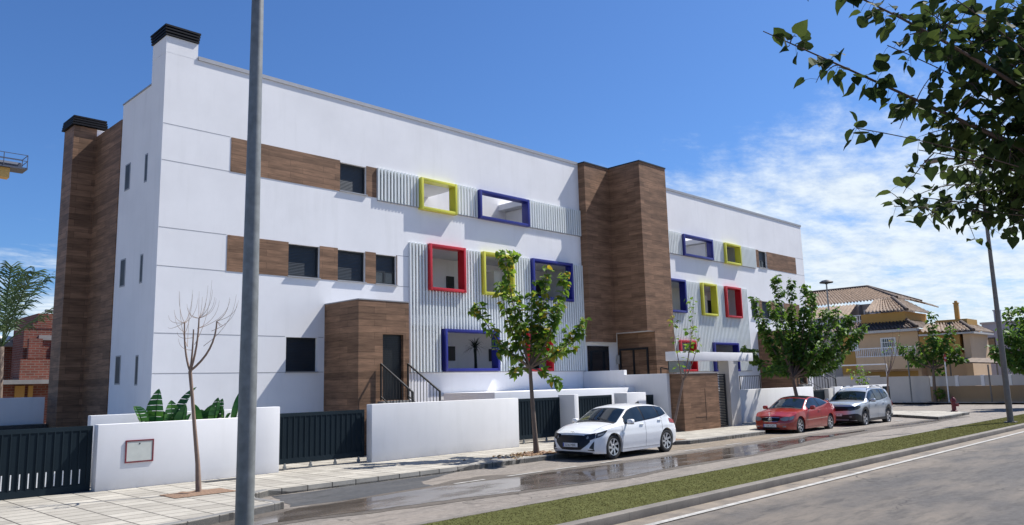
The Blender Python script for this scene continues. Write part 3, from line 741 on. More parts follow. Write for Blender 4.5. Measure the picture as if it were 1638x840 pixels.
pc = MB(); pc.box(30.36, 30.78, 17.12, 17.62, .1, 2.857); pc.box(30.80, 31.22, 17.16, 17.62, .1, 2.856); pc.build('column', M['colconc'], pt)
MB().box(26.45, 27.5, 17.52, 17.56, 2.40, 2.855).build('glass_panel', M['pane'], pt)
pg = thing('pedestrian_gate', (29.9, 17.35, .12), 'tall dark slatted pedestrian gate under the portal beam', 'gate')
g = MB(); g.box(29.44, 29.50, 17.3, 17.36, .16, 2.32); g.box(30.28, 30.34, 17.3, 17.36, .16, 2.32); g.box(29.5, 30.28, 17.3, 17.36, 2.26, 2.32); g.box(29.5, 30.28, 17.3, 17.36, .16, .22); g.build('gate_frame', M['darkframe'], pg)
g = MB()
for i in range(30): g.box(29.5, 30.28, 17.315, 17.34, .24 + i * .067, .285 + i * .067)
g.build('slat_panel', M['gate'], pg)

def sliding_gate(x0, x1, y, z0, z1, label, wheels=True, slots=False):
    t = thing('sliding_gate', ((x0 + x1) / 2, y, .12), label, 'gate', 'dark sliding gates of the block')
    f = MB(); f.box(x0, x1, y - .03, y + .03, z1 - .09, z1); f.box(x0, x1, y - .03, y + .03, z0, z0 + .14); f.box(x0, x0 + .09, y - .03, y + .03, z0 + .14, z1 - .09); f.box(x1 - .09, x1, y - .03, y + .03, z0 + .14, z1 - .09)
    f.build('gate_frame', M['gate'], t)
    b = MB(); n = max(3, int((x1 - x0) / .16)); wd = (x1 - x0 - .18) / n
    for i in range(n): b.box(x0 + .09 + i * wd + .006, x0 + .09 + (i + 1) * wd - .006, y - .02, y + .015, z0 + .14, z1 - .09)
    b.build('board_panel', M['gate2'], t)
    r = MB()
    for i in range(1, n): r.box(x0 + .09 + i * wd - .012, x0 + .09 + i * wd + .012, y - .034, y - .021, z0 + .14, z1 - .09)
    r.build('cover_strip', M['gate'], t)
    if slots:
        for i in range(1, n): MB().box(x0 + .09 + i * wd + .02, x0 + .09 + i * wd + .042, y - .026, y - .021, z0 + .17, z0 + .46).build('drain_slot', M['whitepaint'], t)
    if wheels:
        k = max(2, int((x1 - x0) / .55))
        for i in range(k):
            xw = x0 + .3 + (x1 - x0 - .5) * i / (k - 1)
            w_ = MB(); w_.lathe([(0, -.018), (.045, -.018), (.052, -.008), (.052, .008), (.045, .018), (0, .018)], (xw, y - .045, .185), 14, 'y'); w_.box(xw - .02, xw + .02, y - .066, y - .024, .19, z0 + .02)
            w_.build('roller', M['galv'], t)
    return t
sliding_gate(.6, 5.76, 18.28, .13, 1.47, 'wide dark gate at the left with a row of pale slots near its foot', False, True)
sliding_gate(9.98, 12.68, 18.35, .27, 1.53, 'dark gate on small rollers between the near lamp post and the long white wall')
sliding_gate(18.43, 21.18, 18.7, .27, 1.62, 'dark gate behind the trunk of the leafy tree left of the white car')
sliding_gate(21.46, 24.2, 18.7, .27, 1.62, 'dark gate directly behind the windscreen of the white car')
sliding_gate(25.5, 26.5, 18.4, .2, 1.56, 'dark gate between the wide pillar and the brown block', False)
sliding_gate(40.42, 42.38, 18.3, .2, 1.38, 'short dark gate between the red car roof and the grey pillar', False)
sliding_gate(49.9, 50.9, 17.9, .13, 1.42, 'narrow dark gate leaf at the street corner beside the silver car', False)
tag(MB().box(-6, 7.65, 29, 29.25, 0, 2.1, .01).build('yard_wall', M['wallwhite'], angle=35), 'white side yard wall in shade behind the left gate', 'wall')
tag(MB().box(2.5, 7.6, 28.4, 28.9, .1, 1.25).build('dark_low_box', M['darkframe']), 'low dark box in front of the shaded yard wall', 'bin store')  # plain dark box giving the black area low on the yard wall

def stair_rail(p0, p1, z0, z1, label, n=9, name='stair_railing'):
    t = thing(name, (p0[0], p0[1], z0), label, 'railing', 'black stair railings')
    r = MB(); a0 = Vector((p0[0], p0[1], z0 + 1.12)); a1 = Vector((p1[0], p1[1], z1 + 1.12)); b0 = Vector((p0[0], p0[1], z0 + .12)); b1 = Vector((p1[0], p1[1], z1 + .12))
    r.bar(a0, a1, .045); r.bar(b0, b1, .03); r.build('rail', M['blackmetal'], t)
    for q, z in ((p0, z0), (p1, z1)): MB().bar((q[0], q[1], z), (q[0], q[1], z + 1.12), .045).build('post', M['blackmetal'], t)
    k = MB()
    for i in range(1, n): k.bar(b0.lerp(b1, i / n), a0.lerp(a1, i / n), .016)
    k.build('balusters', M['blackmetal'], t)
    return t
stair_rail((14.46, 20.02), (14.46, 18.46), 1.72, .84, 'left black stair railing at the brown porch with the louvred door', 10)
stair_rail((15.50, 20.02), (15.50, 18.46), 1.72, .84, 'right black stair railing at the brown porch with the louvred door', 10)
stair_rail((43.4, 20.02), (43.4, 18.46), 1.72, .84, 'left black stair railing at the far porch behind the red car', 10)
stair_rail((44.45, 20.02), (44.45, 18.46), 1.72, .84, 'right black stair railing at the far porch behind the red car', 10)
stair_rail((36.3, 19.9), (38.4, 19.9), 1.1, 1.1, 'level black railing over the white wall right of the portal', 11, 'terrace_railing')
stair_rail((28.95, 19.6), (29.9, 18.6), 1.55, 1.2, 'short black railing beside the main entrance tower', 5)

t_ = tag(MB().box(7.9, 8.75, 17.45, 17.75, KZ, KZ + .008).build('drain_cover', M['blackmetal']), 'small dark drain cover in the pavement below the wall with the meter door', 'drain cover')
def litter():
    n = 260; P = np.stack([16.2 + RNG.normal(0, .7, n) + .5 * RNG.random(n), 15.75 + RNG.normal(0, .28, n), np.full(n, KZ + .02)], 1)
    D = np.stack([RNG.normal(0, 1, n), RNG.normal(0, 1, n), RNG.normal(0, .15, n)], 1)
    m = leafmat('dry_leaf', (.16, .09, .04), (.24, .14, .06), (.33, .22, .09), .1)
    tag(leaves_mesh('leaf_litter', P, D, .05 + .06 * RNG.random(n), m, None, 'plain'), kind='stuff')

# ------------------------------------------------------------------ street lamps, far props
def lamp_post(x, y, h, r0, r1, m, label, disc=False, name='street_lamp'):
    t = thing(name, (x, y, KZ - .02), label, 'street lamp', 'street lamps along the road')
    p = MB(); p.lathe([(r0, .1), (r0 * .97, 2.2), (r0 + (r1 - r0) * .5, h * .5), (r1, h), (0, h)], (x, y, 0), 20); p.build('pole', m, t, smooth=True, angle=50)
    b = MB(); b.box(x - r0 * 1.7, x + r0 * 1.7, y - r0 * 1.7, y + r0 * 1.7, .1, .135)
    for i, j in ((1,1),(1,-1),(-1,1),(-1,-1)): b.lathe([(.014, .13), (.014, .17), (0, .17)], (x + i * r0 * 1.35, y + j * r0 * 1.35, 0), 6)
    b.build('base_plate', m, t)
    hd = MB()
    if disc: hd.lathe([(0, h + .28), (.30, h + .22), (.48, h + .10), (.46, h + .04), (.12, h - .02), (.06, h - .06), (0, h - .06)], (x - .0, y, 0), 24)
    else: hd.tube([(x, y, h), (x - .3, y + .5, h + .5), (x - .5, y + 1.2, h + .62)], [.05, .05, .05]); hd.box(x - .75, x - .25, y + 1.1, y + 1.9, h + .55, h + .68, .04)
    hd.build('lamp_head', M['darkframe'] if disc else m, t, smooth=True, angle=40)
    return t
lamp_post(4.33, 8.57, 10.5, .104, .056, M['galv'], 'near galvanised lamp post on the turf median, cutting across the left facade')
lamp_post(36.5, 8.33, 10.5, .115, .055, M['galv2'], 'far brownish lamp post on the turf median at the right')
lamp_post(56.2, 23.4, 8.75, .09, .05, M['galv'], 'distant lamp post with a flat round head in front of the tan house', True)

def post(x, y, z0, z1, r, m, label, name='sign_post', sign=None):
    t = thing(name, (x, y, z0), label, 'post')
    MB().tube([(x, y, z0), (x, y, z1)], r, 8).build('pole', m, t, smooth=True, angle=50)
    if sign: 
        s = MB(); s.lathe([(0, -.03), (.26, -.03), (.26, 0), (0, 0)], (x, y - .03, z1 - .25), 20, 'y'); s.build('sign_disc', M['signred'], t)
        s = MB(); s.box(x - .17, x + .17, y - .07, y - .061, z1 - .30, z1 - .20); s.build('sign_bar', M['whitepaint'], t)
    return t
post(59.9, 19.6, KZ, 3.3, .05, M['galv'], 'plain grey post in front of the white wall, left of the far street tree')
post(59.9, 17.2, KZ, 3.4, .045, M['whitepaint'], 'red round road sign on a white post right of the far street tree', sign=True)
post(59.9, 14.6, KZ, 2.6, .05, M['galv2'], 'thin brown post before the sandstone wall, left of the lamp post')
post(59.9, 13.6, KZ, 2.5, .05, M['galv2'], 'short brown post before the sandstone wall, nearest the lamp post')

hy = thing('fire_hydrant', (45.6, 12.9, KZ), 'small dark red fire hydrant on the street corner', 'hydrant')
h = MB(); h.lathe([(.17, .13), (.17, .17), (.11, .19), (.105, .62), (.14, .64), (.14, .70), (.10, .80), (.04, .86), (.04, .92), (0, .92)], (45.6, 12.9, 0), 16); h.build('body', M['hyd'], hy, smooth=True, angle=40)
h = MB(); h.tube([(45.36, 12.9, .50), (45.84, 12.9, .50)], .06, 10); h.tube([(45.6, 12.9, .46), (45.6, 12.66, .46)], .075, 10); h.build('outlet', M['hyd'], hy)

# ------------------------------------------------------------------ the far side of the cross street
WX = 60.5
fw = thing('street_wall', (WX, 15, KZ), 'long wall across the side street, white above and sandstone below', 'wall')
b = MB(); b.box(WX, WX + .25, 18.5, 23, .1, 1.95); b.box(WX + .3, WX + .5, 22, 34, .1, 2.05); b.build('white_wall', M['offwhite'], fw)
MB().box(WX, WX + .3, 4.0, 18.49, .1, 1.20).build('stone_base', M['stone'], fw)
for i in range(9): MB().box(WX + .06, WX + .14, 18.27 - (i + 1) * 1.6 + .205, 18.265 - i * 1.6, 1.22, 1.90).build('screen_panel', M['offwhite'], fw)
for i in range(10): MB().box(WX + .02, WX + .25, 18.27 - i * 1.6, 18.47 - i * 1.6, 1.201, 1.93).build('pillar', M['whitepaint'], fw)
pr = thing('pergola_frame', (61.5, 25, 2), 'white pipe frame over the low white wall below the tan house', 'frame')
b = MB()
b.bar((61.6, 21.7, 2.9), (61.6, 26.5, 2.9), .09); 
for y in (21.7, 26.5): b.bar((61.6, y, .2), (61.6, y, 2.86), .09)
b.build('frame', M['whitepaint'], pr)

def tile_roof(mb_, e0, e1, r1, r0, nt=None):
    """barrel tile plane: eave e0-e1, ridge r0-r1; ribs run down the slope"""
    e0, e1, r0, r1 = map(Vector, (e0, e1, r0, r1)); L = (e1 - e0).length
    n = max(4, int(L / .28)); nrm = (e1 - e0).cross(r0 - e0).normalized()
    if nrm.z < 0: nrm = -nrm
    rows = max(2, int((r0 - e0).length / .42)); P = []
    for j in range(rows * 2 + 1):
        v = (j + 1) // 2 / rows; lift = .05 if j % 2 else 0.0
        row = []
        for i in range(n * 4 + 1):
            u = i / (n * 4); a = e0.lerp(e1, u).lerp(r0.lerp(r1, u), min(1, v))
            row.append(a + nrm * (.065 * math.sin(2 * math.pi * i / 4 + .8) + lift + .03 + random.uniform(-.012, .012)))
        P.append(row)
    mb_.grid(P)
hs = thing('corner_house', (69, 26, KZ), 'large tan and ochre corner house with stacked terracotta tile roofs', 'house')
H = 65.0
b = MB(); b.box(H, 74, 20.35, 40, .1, 5.55); b.box(H, 69.8, 16.8, 17.25, .1, 5.05); b.box(H + 1.2, 69.8, 17.25, 20.35, .1, 5.3); b.build('wall', M['tan'], hs)
b = MB(); b.box(H - .03, H, 25.2, 26.35, 2.2, 5.5); b.box(H - .02, H, 20.6, 24.6, .2, 2.35); b.box(H + .05, H + 1.2, 17.5, 20.3, 3.6, 5.3); b.box(H + .3, H + 5.3, 21.2, 24.6, 5.9, 6.98); b.box(H + 1.3, H + 4, 17.2, 19.4, 5.5, 6.15); b.build('ochre_panel', M['ochre'], hs)
b = MB(); b.box(H - .06, H, 26.35, 40, .2, 5.5); b.box(H + 3.4, H + 9, 23.2, 42, 5.6, 8.08); b.box(H + 2.6, H + 3.4, 25.6, 25.8, 5.6, 8.05); b.build('grey_wall', M['greywall'], hs)
b = MB(); b.box(H - .7, H, 20.2, 40, 5.38, 5.58); b.box(H - .4, H + 5.0, 16.4, 16.8, 4.95, 5.08); b.box(H - .4, H + .02, 16.8, 20.2, 4.95, 5.08); b.build('eave', M['offwhite'], hs)
b = MB(); b.box(H - 1.1, H - .02, 20.3, 24.75, 3.36, 3.50); b.box(H - 1.1, H - 1.0, 20.3, 24.75, 2.5, 3.36); b.build('balcony', M['tan'], hs)
b = MB(); b.bar((H - 1.06, 20.3, 4.18), (H - 1.06, 24.75, 4.18), .07); b.bar((H - 1.06, 20.3, 3.55), (H - 1.06, 24.75, 3.55), .05)
for i in range(31): y = 20.3 + 4.45 * i / 30; b.bar((H - 1.06, y, 3.5), (H - 1.06, y, 4.16), .035)
b.build('balcony_rail', M['whitepaint'], hs); b = MB(); b.bar((H + .5, 24.6, 6.95), (H + .5, 29.5, 6.95), .06); b.bar((H + .5, 24.6, 6.5), (H + .5, 29.5, 6.5), .05)
for i in range(25): y = 24.6 + 4.9 * i / 24; b.bar((H + .5, y, 6.0), (H + .5, y, 6.95), .04)
b.build('balcony_rail', M['whitepaint'], hs)
def hwindow(x, y0, y1, z0, z1, bars=5):
    f = MB(); t = .1
    f.box(x - .05, x, y0, y0 + t, z0, z1); f.box(x - .05, x, y1 - t, y1, z0, z1); f.box(x - .05, x, y0 + t, y1 - t, z1 - t, z1); f.box(x - .09, x, y0 - .1, y1 + .1, z0 - .1, z0)
    for i in range(1, bars): f.bar((x - .06, y0 + (y1 - y0) * i / bars, z0), (x - .06, y0 + (y1 - y0) * i / bars, z1), .035)
    for i in range(1, 4): f.bar((x - .065, y0 + t, z0 + (z1 - z0) * i / 4), (x - .065, y1 - t, z0 + (z1 - z0) * i / 4), .035)
    wf = f.build('window', M['whitepaint'], hs)
    MB().box(x - .03, x - .004, y0 + t, y1 - t, z0, z1 - t).build('pane', M['pane'], wf)
hwindow(H, 22.0, 23.15, 3.5, 5.0, 7); hwindow(H - .04, 24.9, 25.5, 4.15, 4.9, 3); hwindow(H + 3.4, 24.9, 25.5, 6.4, 7.6, 5); hwindow(H + 1.2, 18.0, 18.8, 3.4, 4.9, 3); hwindow(H, 28, 29.2, 3.4, 4.9, 4)
rf = MB()
tile_roof(rf, (H - .75, 34, 5.6), (H - .75, 20.1, 5.6), (H + .6, 21.4, 6.35), (H + .6, 34, 6.35))
tile_roof(rf, (H - .75, 20.1, 5.6), (H + 4.0, 20.1, 5.6), (H + 4, 21.4, 6.35), (H + .6, 21.4, 6.35))
rf.build('skirt_roof', M['tiledark'], hs, smooth=True)
rf = MB()
tile_roof(rf, (H + 3, 42, 8.1), (H + 3, 22.6, 8.3), (H + 8.5, 26.84, 10.03), (H + 8.5, 42, 10.03))
tile_roof(rf, (H + 3, 22.6, 8.3), (H + 9.2, 22.6, 8.3), (H + 8.6, 26.84, 10.03), (H + 8.5, 26.84, 10.03))
tile_roof(rf, (H - .1, 24.1, 7.12), (H - .1, 20.9, 7.0), (H + 2.3, 22.7, 8.25), (H + 2.3, 24.1, 8.25)); tile_roof(rf, (H - .1, 20.9, 7.0), (H + 5.5, 20.9, 7.0), (H + 4.6, 22.7, 8.25), (H + 2.3, 22.7, 8.25))
tile_roof(rf, (H + .4, 29.2, 6.8), (H + .4, 25.7, 6.8), (H + 2.6, 25.7, 8.0), (H + 2.6, 29.2, 8.0))
tile_roof(rf, (H + 6.0, 21.4, 7.9), (H + 9.5, 21.4, 7.75), (H + 8.5, 22.6, 8.3), (H + 6.0, 22.6, 8.3))
tile_roof(rf, (H - .4, 20.0, 5.25), (H - .4, 16.4, 5.12), (H + 1.2, 17.6, 5.85), (H + 1.2, 20.0, 5.85)); tile_roof(rf, (H - .4, 16.4, 5.12), (H + 5.2, 16.4, 5.12), (H + 4.4, 17.6, 5.85), (H + 1.2, 17.6, 5.85))
rf.build('roof', M['tile'], hs, smooth=True)
rd = MB()
for p, q in (((H + 8.5, 42, 10.12), (H + 8.5, 26.84, 10.12)), ((H + 8.5, 26.84, 10.12), (H + 3, 22.6, 8.4)), ((H + 2.3, 22.7, 8.33), (H - .1, 20.9, 7.1)), ((H + 8.5, 26.84, 10.12), (H + 9.2, 22.6, 8.4)), ((H + .6, 21.4, 6.45), (H - .75, 20.1, 5.7)), ((H + 1.2, 17.6, 5.95), (H - .4, 16.4, 5.2))): MB().tube([p, q], .13, 8).build('ridge_tiles', M['tiledark'], hs)
ck = MB(); ck.box(H + 2.0, H + 2.3, 17.9, 18.2, 5.4, 7.4, .02); ck.box(H + 1.96, H + 2.34, 17.86, 18.24, 7.4, 7.47); ck.box(H + 2.06, H + 2.24, 17.96, 18.14, 7.47, 7.62); ck.build('chimney', M['ochre'], hs)
for z in (7.0, 7.62):
    a_ = MB(); a_.box(H + 3.0, H + 3.38, 24.0, 24.75, z - .27, z + .27, .02); ao = a_.build('air_conditioner', M['whitepaint'], hs)
    MB().lathe([(0, -.012), (.22, -.012), (.24, -.002)], (0, 0, 0), 18).v and None
    f_ = MB(); f_.add([(H + 2.985, 24.3 + .22 * math.cos(2 * math.pi * k / 18), z + .22 * math.sin(2 * math.pi * k / 18)) for k in range(18)], [tuple(range(18))]); f_.build('fan_grille', M['blackmetal'], ao)
cpn = thing('car_port', (63, 15, KZ), 'sloping tan canopy over a yard behind the sandstone wall', 'canopy')
b = MB(); b.add([(61.6, 17.6, 2.85), (61.6, 11.4, 2.45), (64.8, 11.4, 2.75), (64.8, 17.6, 3.15), (61.6, 17.6, 2.93), (61.6, 11.4, 2.53), (64.8, 11.4, 2.83), (64.8, 17.6, 3.23)], [(3,2,1,0),(4,5,6,7),(0,1,5,4),(1,2,6,5),(2,3,7,6),(3,0,4,7)]); b.build('canopy', M['tile'], cpn)
for y in (17.4, 14.5, 11.6): MB().bar((61.7, y, .2), (61.7, y, 2.48 + (y - 11.4) * .065), .09).build('post', M['galv2'], cpn)
blb = thing('blue_house', (80, 10, 0), 'pale blue flat roofed house right of the tan corner house', 'house')
MB().box(75, 90, -8, 18.4, 0, 6.1).build('wall', M['bluewall'], blb)
b = MB(); b.box(74.9, 90.1, -8.1, 18.5, 6.1, 6.25); b.build('coping', M['coping'], blb)
b = MB(); b.box(74.95, 74.998, 17.5, 18.1, 3.2, 4.95); wo = b.build('window', M['darkframe'], blb); MB().box(74.93, 74.948, 17.58, 18.02, 3.3, 4.85).build('pane', M['pane'], wo)
b = MB(); b.box(76, 76.5, 17.2, 17.65, 6.25, 7.2, .02); b.box(75.95, 76.55, 17.15, 17.7, 7.2, 7.3); b.build('chimney', M['bluewall'], blb)
for i, (x, y, wx, wy, h, m, lab) in enumerate(((86, 48, 14, 12, 7, 'offwhite', 'off white house far down the side street'), (120, -20, 20, 18, 6.5, 'offwhite', 'off white house far along the main road'))):
    t = thing('distant_house', (x, y, 0), lab, 'house'); MB().box(x, x + wx, y, y + wy, 0, h).build('wall', M[m], t)
    q = MB(); tile_roof(q, (x - .4, y + wy, h), (x - .4, y - .4, h), (x + wx / 2, y - .4, h + 2), (x + wx / 2, y + wy, h + 2)); q.build('roof', M['tile'], t)

# ------------------------------------------------------------------ left background: brick shells, crane
def brick_house(pts, label):
    t = thing('brick_house', (pts[0][0], pts[0][2], 0), label, 'house', 'unfinished brick houses')
    b = MB()
    for p in pts: b.box(*p)
    b.build('wall', M['brick'], t); return t
b1 = brick_house([(10.75, 14.5, 45, 47, 0, 5.55), (11.45, 16, 45.5, 50, 5.5, 6.35), (11.2, 11.9, 45.3, 46, 5.5, 5.85)], 'unfinished red brick house with a stepped top, touching the brown tower')
MB().box(11.4, 14.5, 44.93, 47.0, 4.95, 5.2).build('ring_beam', M['concrete'], b1)
b2 = brick_house([(10.2, 13, 43, 44.2, 2.9, 3.9)], 'low red brick parapet in front of the stepped brick house')
b3 = MB(); b3.box(8.8, 12.9, 42.4, 44.3, 2.72, 2.92); b3.build('balcony_slab', M['concrete'], b2)
b3 = MB(); b3.box(9.0, 12.9, 43.3, 44.2, 0, 2.7); b3.build('lower_wall', M['brick'], b2)
b3 = MB(); b3.box(10.1, 10.5, 43.15, 43.28, 1.9, 2.65); b3.box(10.65, 10.85, 43.15, 43.28, 1.9, 2.65); b3.build('window', M['ochre'], b2)
b4 = brick_house([(8.9, 11.5, 49, 52, 0, 4.8)], 'dark brick bay under a concrete slab left of the stepped brick house')
MB().box(8.3, 11.7, 48.4, 52.2, 4.8, 5.05).build('slab', M['concrete'], b4)
MB().box(10.9, 11.5, 44.6, 44.9, 4.0, 5.0).build('pier', M['brick'], b1); MB().box(11.6, 14.6, 44.8, 45.0, 6.36, 6.5).build('wall_top', M['concrete'], b1)
for x_ in (12.0, 12.7): MB().box(x_, x_ + .35, 44.94, 44.99, 3.95, 4.7).build('window_opening', M['darkframe'], b1)
sk = MB()
for i in range(12):
    x, y = 9.6 + .15 * i + random.uniform(-.1, .1), 48.8 + random.uniform(0, .5); r = random.uniform(.16, .26)
    sk.lathe([(0, 0), (r, .03), (r * 1.1, .12), (r * .7, .24), (0, .28)], (x, y, 5.05 + random.uniform(0, .12)), 8)
tag(sk.build('sack_pile', M['whitepaint'], smooth=True), 'pile of white sacks on the concrete slab beside the palm', 'sacks')
fa = thing('distant_house', (0, 60, 0), 'pale flat house behind the palm at the far left', 'house'); MB().box(-8, 13, 60, 70, 0, 5.2).build('wall', M['offwhite'], fa); MB().box(-8.1, 13.1, 59.9, 70, 5.2, 5.4).build('coping', M['concrete'], fa)

cr = thing('crane', (10, 80, 0), 'end of a yellow crane jib with a grey railed platform at the left edge', 'crane')
b = MB(); b.bar((8, 80, 22.2), (17.0, 80, 22.0), .9, .9); b.build('jib', M['craneyellow'], cr)
b = MB(); b.box(13, 18.3, 79.2, 81, 22.45, 22.6); b.box(16.5, 17.9, 79.6, 80.6, 22.6, 23.1, .05); b.tube([(15.6, 79.7, 22.85), (17.6, 79.7, 22.85)], .25, 10); b.build('platform', M['cranegrey'], cr)
b = MB()
for x in (14.5, 16.4, 18.25): b.bar((x, 79.2, 22.6), (x, 79.2, 23.75), .06); b.bar((x, 81, 22.6), (x, 81, 23.75), .06)
for z in (23.2, 23.75): b.bar((13, 79.2, z), (18.25, 79.2, z), .05); b.bar((13, 81, z), (18.25, 81, z), .05); b.bar((18.25, 79.2, z), (18.25, 81, z), .05)
b.build('railing', M['cranegrey'], cr)
b = MB(); b.box(8.5, 11, 79, 81, 0, 22.2); b.build('mast', M['craneyellow'], cr)

# ------------------------------------------------------------------ trees
def leaf_template(kind='heart'):
    if kind == 'heart':   # x along the blade, y across, folded on the midrib
        o = [(0, 0), (-.06, .22), (.10, .42), (.38, .44), (.70, .24), (1, 0)]
        V = [(0, 0, 0), (.33, 0, -.05), (.68, 0, -.05), (1, 0, -.13)]
        L = [(-.07, .24, .05), (.12, .45, .09), (.40, .43, .08), (.72, .22, .02)]
        V = V + L + [(x, -y, z) for x, y, z in L]
        F = [(0, 1, 5, 4), (1, 2, 6, 5), (2, 3, 7, 6), (0, 8, 9, 1), (1, 9, 10, 2), (2, 10, 11, 3)]
        return np.array(V, float), F
    V = [(0, 0, 0), (.5, 0, -.04), (1, 0, -.12), (.25, .3, .05), (.7, .24, .02), (.25, -.3, .05), (.7, -.24, .02)]
    return np.array(V, float), [(0, 1, 3), (1, 2, 4), (3, 1, 4), (0, 5, 1), (1, 6, 2), (5, 6, 1)]
def leaves_mesh(name, pos, dirs, sizes, mat, parent, kind='heart', roll=None):
    T, F = leaf_template(kind); n = len(pos); k = len(T)
    d = dirs / np.linalg.norm(dirs, axis=1, keepdims=True)
    up = np.tile(np.array([0, 0, 1.0]), (n, 1)) + RNG.normal(0, .35, (n, 3))
    s = np.cross(up, d); s /= np.linalg.norm(s, axis=1, keepdims=True) + 1e-9
    u = np.cross(d, s)
    V = pos[:, None, :] + sizes[:, None, None] * (T[None, :, 0:1] * d[:, None] + T[None, :, 1:2] * s[:, None] * (.85 + .3 * RNG.random((n, 1, 1))) + T[None, :, 2:3] * u[:, None] * (.2 + 2.6 * RNG.random((n, 1, 1))))
    V = V.reshape(-1, 3)
    FF = [tuple(i * k + j for j in f) for i in range(n) for f in F]
    return np_mesh(name, V, FF, mat, parent)
def curve(p, q, sag, n=7, out=None):
    p = Vector(p); q = Vector(q); mid = (p + q) / 2 + Vector(sag)
    return [((1-t)**2) * p + 2 * t * (1-t) * mid + t * t * q for t in [i / n for i in range(n + 1)]]
def tree(name, base, fork, tips, leaf, per_m, r0, label, barkm='bark', lmat='leaf', start=.3, spread=.16, shoots=.5, lean=0, group='street trees in the pavement', kind='heart', cat='tree'):
    t = thing(name, base, label, cat, group)
    b = MB(); base = Vector(base); fork = Vector(fork)
    tp = curve(base, fork, ((fork.x - base.x) * .15 + .04, .03, 0), 6)
    b.tube(tp, [r0 * (1.25 if i == 0 else 1.0 - .35 * i / 6) for i in range(7)], 10)
    P, D = [], []
    for q in tips:
        q = Vector(q); ln = (q - fork).length; hz = Vector((q.x - fork.x, q.y - fork.y, 0))
        sag = hz * .22 - Vector((0, 0, .10 * ln)) if q.z > fork.z + .6 else Vector((0, 0, .18 * ln))
        c = curve(fork, q, sag, 9); rr = r0 * .45
        b.tube(c, [max(.006, rr * (1 - .85 * i / 9)) for i in range(10)], 6)
        def sow(c, s0, dens, sp):
            L = sum((c[i+1] - c[i]).length for i in range(len(c) - 1)); m = max(1, int(L * (1 - s0) * dens))
            for _ in range(m):
                u = s0 + (1 - s0) * random.random(); f = u * (len(c) - 1); i = min(int(f), len(c) - 2)
                p = c[i].lerp(c[i+1], f - i); th = random.random() * 6.283
                tang = (c[i+1] - c[i]).normalized()
                o = Vector((math.cos(th), math.sin(th), random.uniform(-.3, .7))); o = (o - tang * o.dot(tang)).normalized()
                P.append(p + o * random.uniform(.02, sp)); D.append(o * 1.0 + tang * random.uniform(-.1, .5) + Vector((0, 0, random.uniform(-1.1, .1))))
        sow(c, start, per_m, spread)
        for k in range(int(ln * shoots * 4)):
            u = random.uniform(start, .95); f = u * 9; i = min(int(f), 8); p = c[i].lerp(c[i+1], f - i)
            e = p + Vector((random.uniform(-.35, .35), random.uniform(-.35, .35), random.uniform(.12, .65))) * (.75 if ln < 2.2 else 1.0)
            c2 = curve(p, e, (0, 0, -.04), 4); b.tube(c2, [.007, .006, .005, .004, .003], 4); sow(c2, .1, per_m * .8, spread * .75)
    b.build('trunk', M[barkm], t, smooth=True, angle=60)
    if P:
        P = np.array([p[:] for p in P]); D = np.array([d_[:] for d_ in D])
        leaves_mesh('crown', P, D, leaf * (.65 + .6 * RNG.random(len(P))), M[lmat], t, kind)
    return t
litter()
G2 = (16.59, 15.71, 2.57)
tree('street_tree', (16.8, 15.75, KZ), G2, [(15.81,15.83,5.92),(16.05,16.37,5.12),(15.37,16.62,4.46),(17.14,15.42,5.57),(17.55,15.05,5.28),(16.64,14.54,4.43),(17.09,13.95,3.87),(18.01,15.13,3.07),(15.56,16.13,3.09),(16.05,15.57,4.31),(17.56,16.0,3.86),(17.19,15.02,1.98),(16.6,16.56,2.38),(16.63,15.61,4.71)],
       .175, 52, .075, 'young tree with a loose leafy crown and some yellow leaves, left of the white car', start=.25, spread=.125, shoots=.2)
tree('street_tree', (35.0, 16.2, KZ), (34.75, 16.4, 2.07), [(34.13,17.72,5.89),(33.26,16.37,5.56),(34.92,16.9,6.9),(36.12,16.74,6.82),(35.56,15.74,6.37),(36.46,15.82,5.99),(36.57,15.39,5.22),(35.06,14.15,5.18),(37.7,14.64,4.91),(37.59,13.98,4.42),(32.65,17.68,3.49),(32.47,16.63,2.23),(37.56,15.27,2.88),(36.02,15.04,3.29),(34.78,17.42,3.98),(36.33,16.58,4.26),(36.42,15.74,3.91),(36.09,17.01,5.18),(36.24,14.46,4.26),(34.75,17.83,4.59),(35.44,15.5,5.03),(35.6,17.58,3.11),(36.46,16.45,2.92)],
     .175, 62, .105, 'tallest bushy dark green tree, standing behind the red car', lmat='leaf2', start=.2, spread=.165, shoots=.36)
tree('street_tree', (22.7, 15.15, KZ), (23.06, 14.75, 2.06), [(22.55,14.7,4.26),(23.11,14.17,4.77),(23.24,14.13,3.61),(23.21,15.01,3.13),(23.21,14.41,3.94)],
     .14, 13, .055, 'thin sparse tree with few leaves beside the tail of the white car', 'barkred', start=.45, spread=.14, shoots=.18)
tree('street_tree', (60.0, 18.1, KZ), (59.99, 18.01, 2.43), [(60.75,17.96,6.41),(57.65,19.25,4.11),(59.46,18.58,4.41),(60.61,16.72,5.42),(60.08,17.06,4.12),(62.0,16.46,2.81),(61.66,16.79,3.7),(60.56,19.73,2.71),(61.12,17.9,1.98),(61.54,18.88,3.8),(61.93,18.07,4.66)],
     .27, 34, .13, 'far tree with an open crown in front of the tan house, behind the red hydrant', lmat='leaf2', start=.3, spread=.3, shoots=.35)
tree('sapling', (56, 20.8, KZ), (55.4, 21.2, 1.29), [(55.31,21.9,2.58),(55.46,21.3,2.77),(55.31,20.73,2.45),(55.39,21.63,2.14),(56.0,21.16,1.91)],
     .2, 14, .05, 'small pale green sapling above the roof of the silver car', start=.4, spread=.2, shoots=.3)
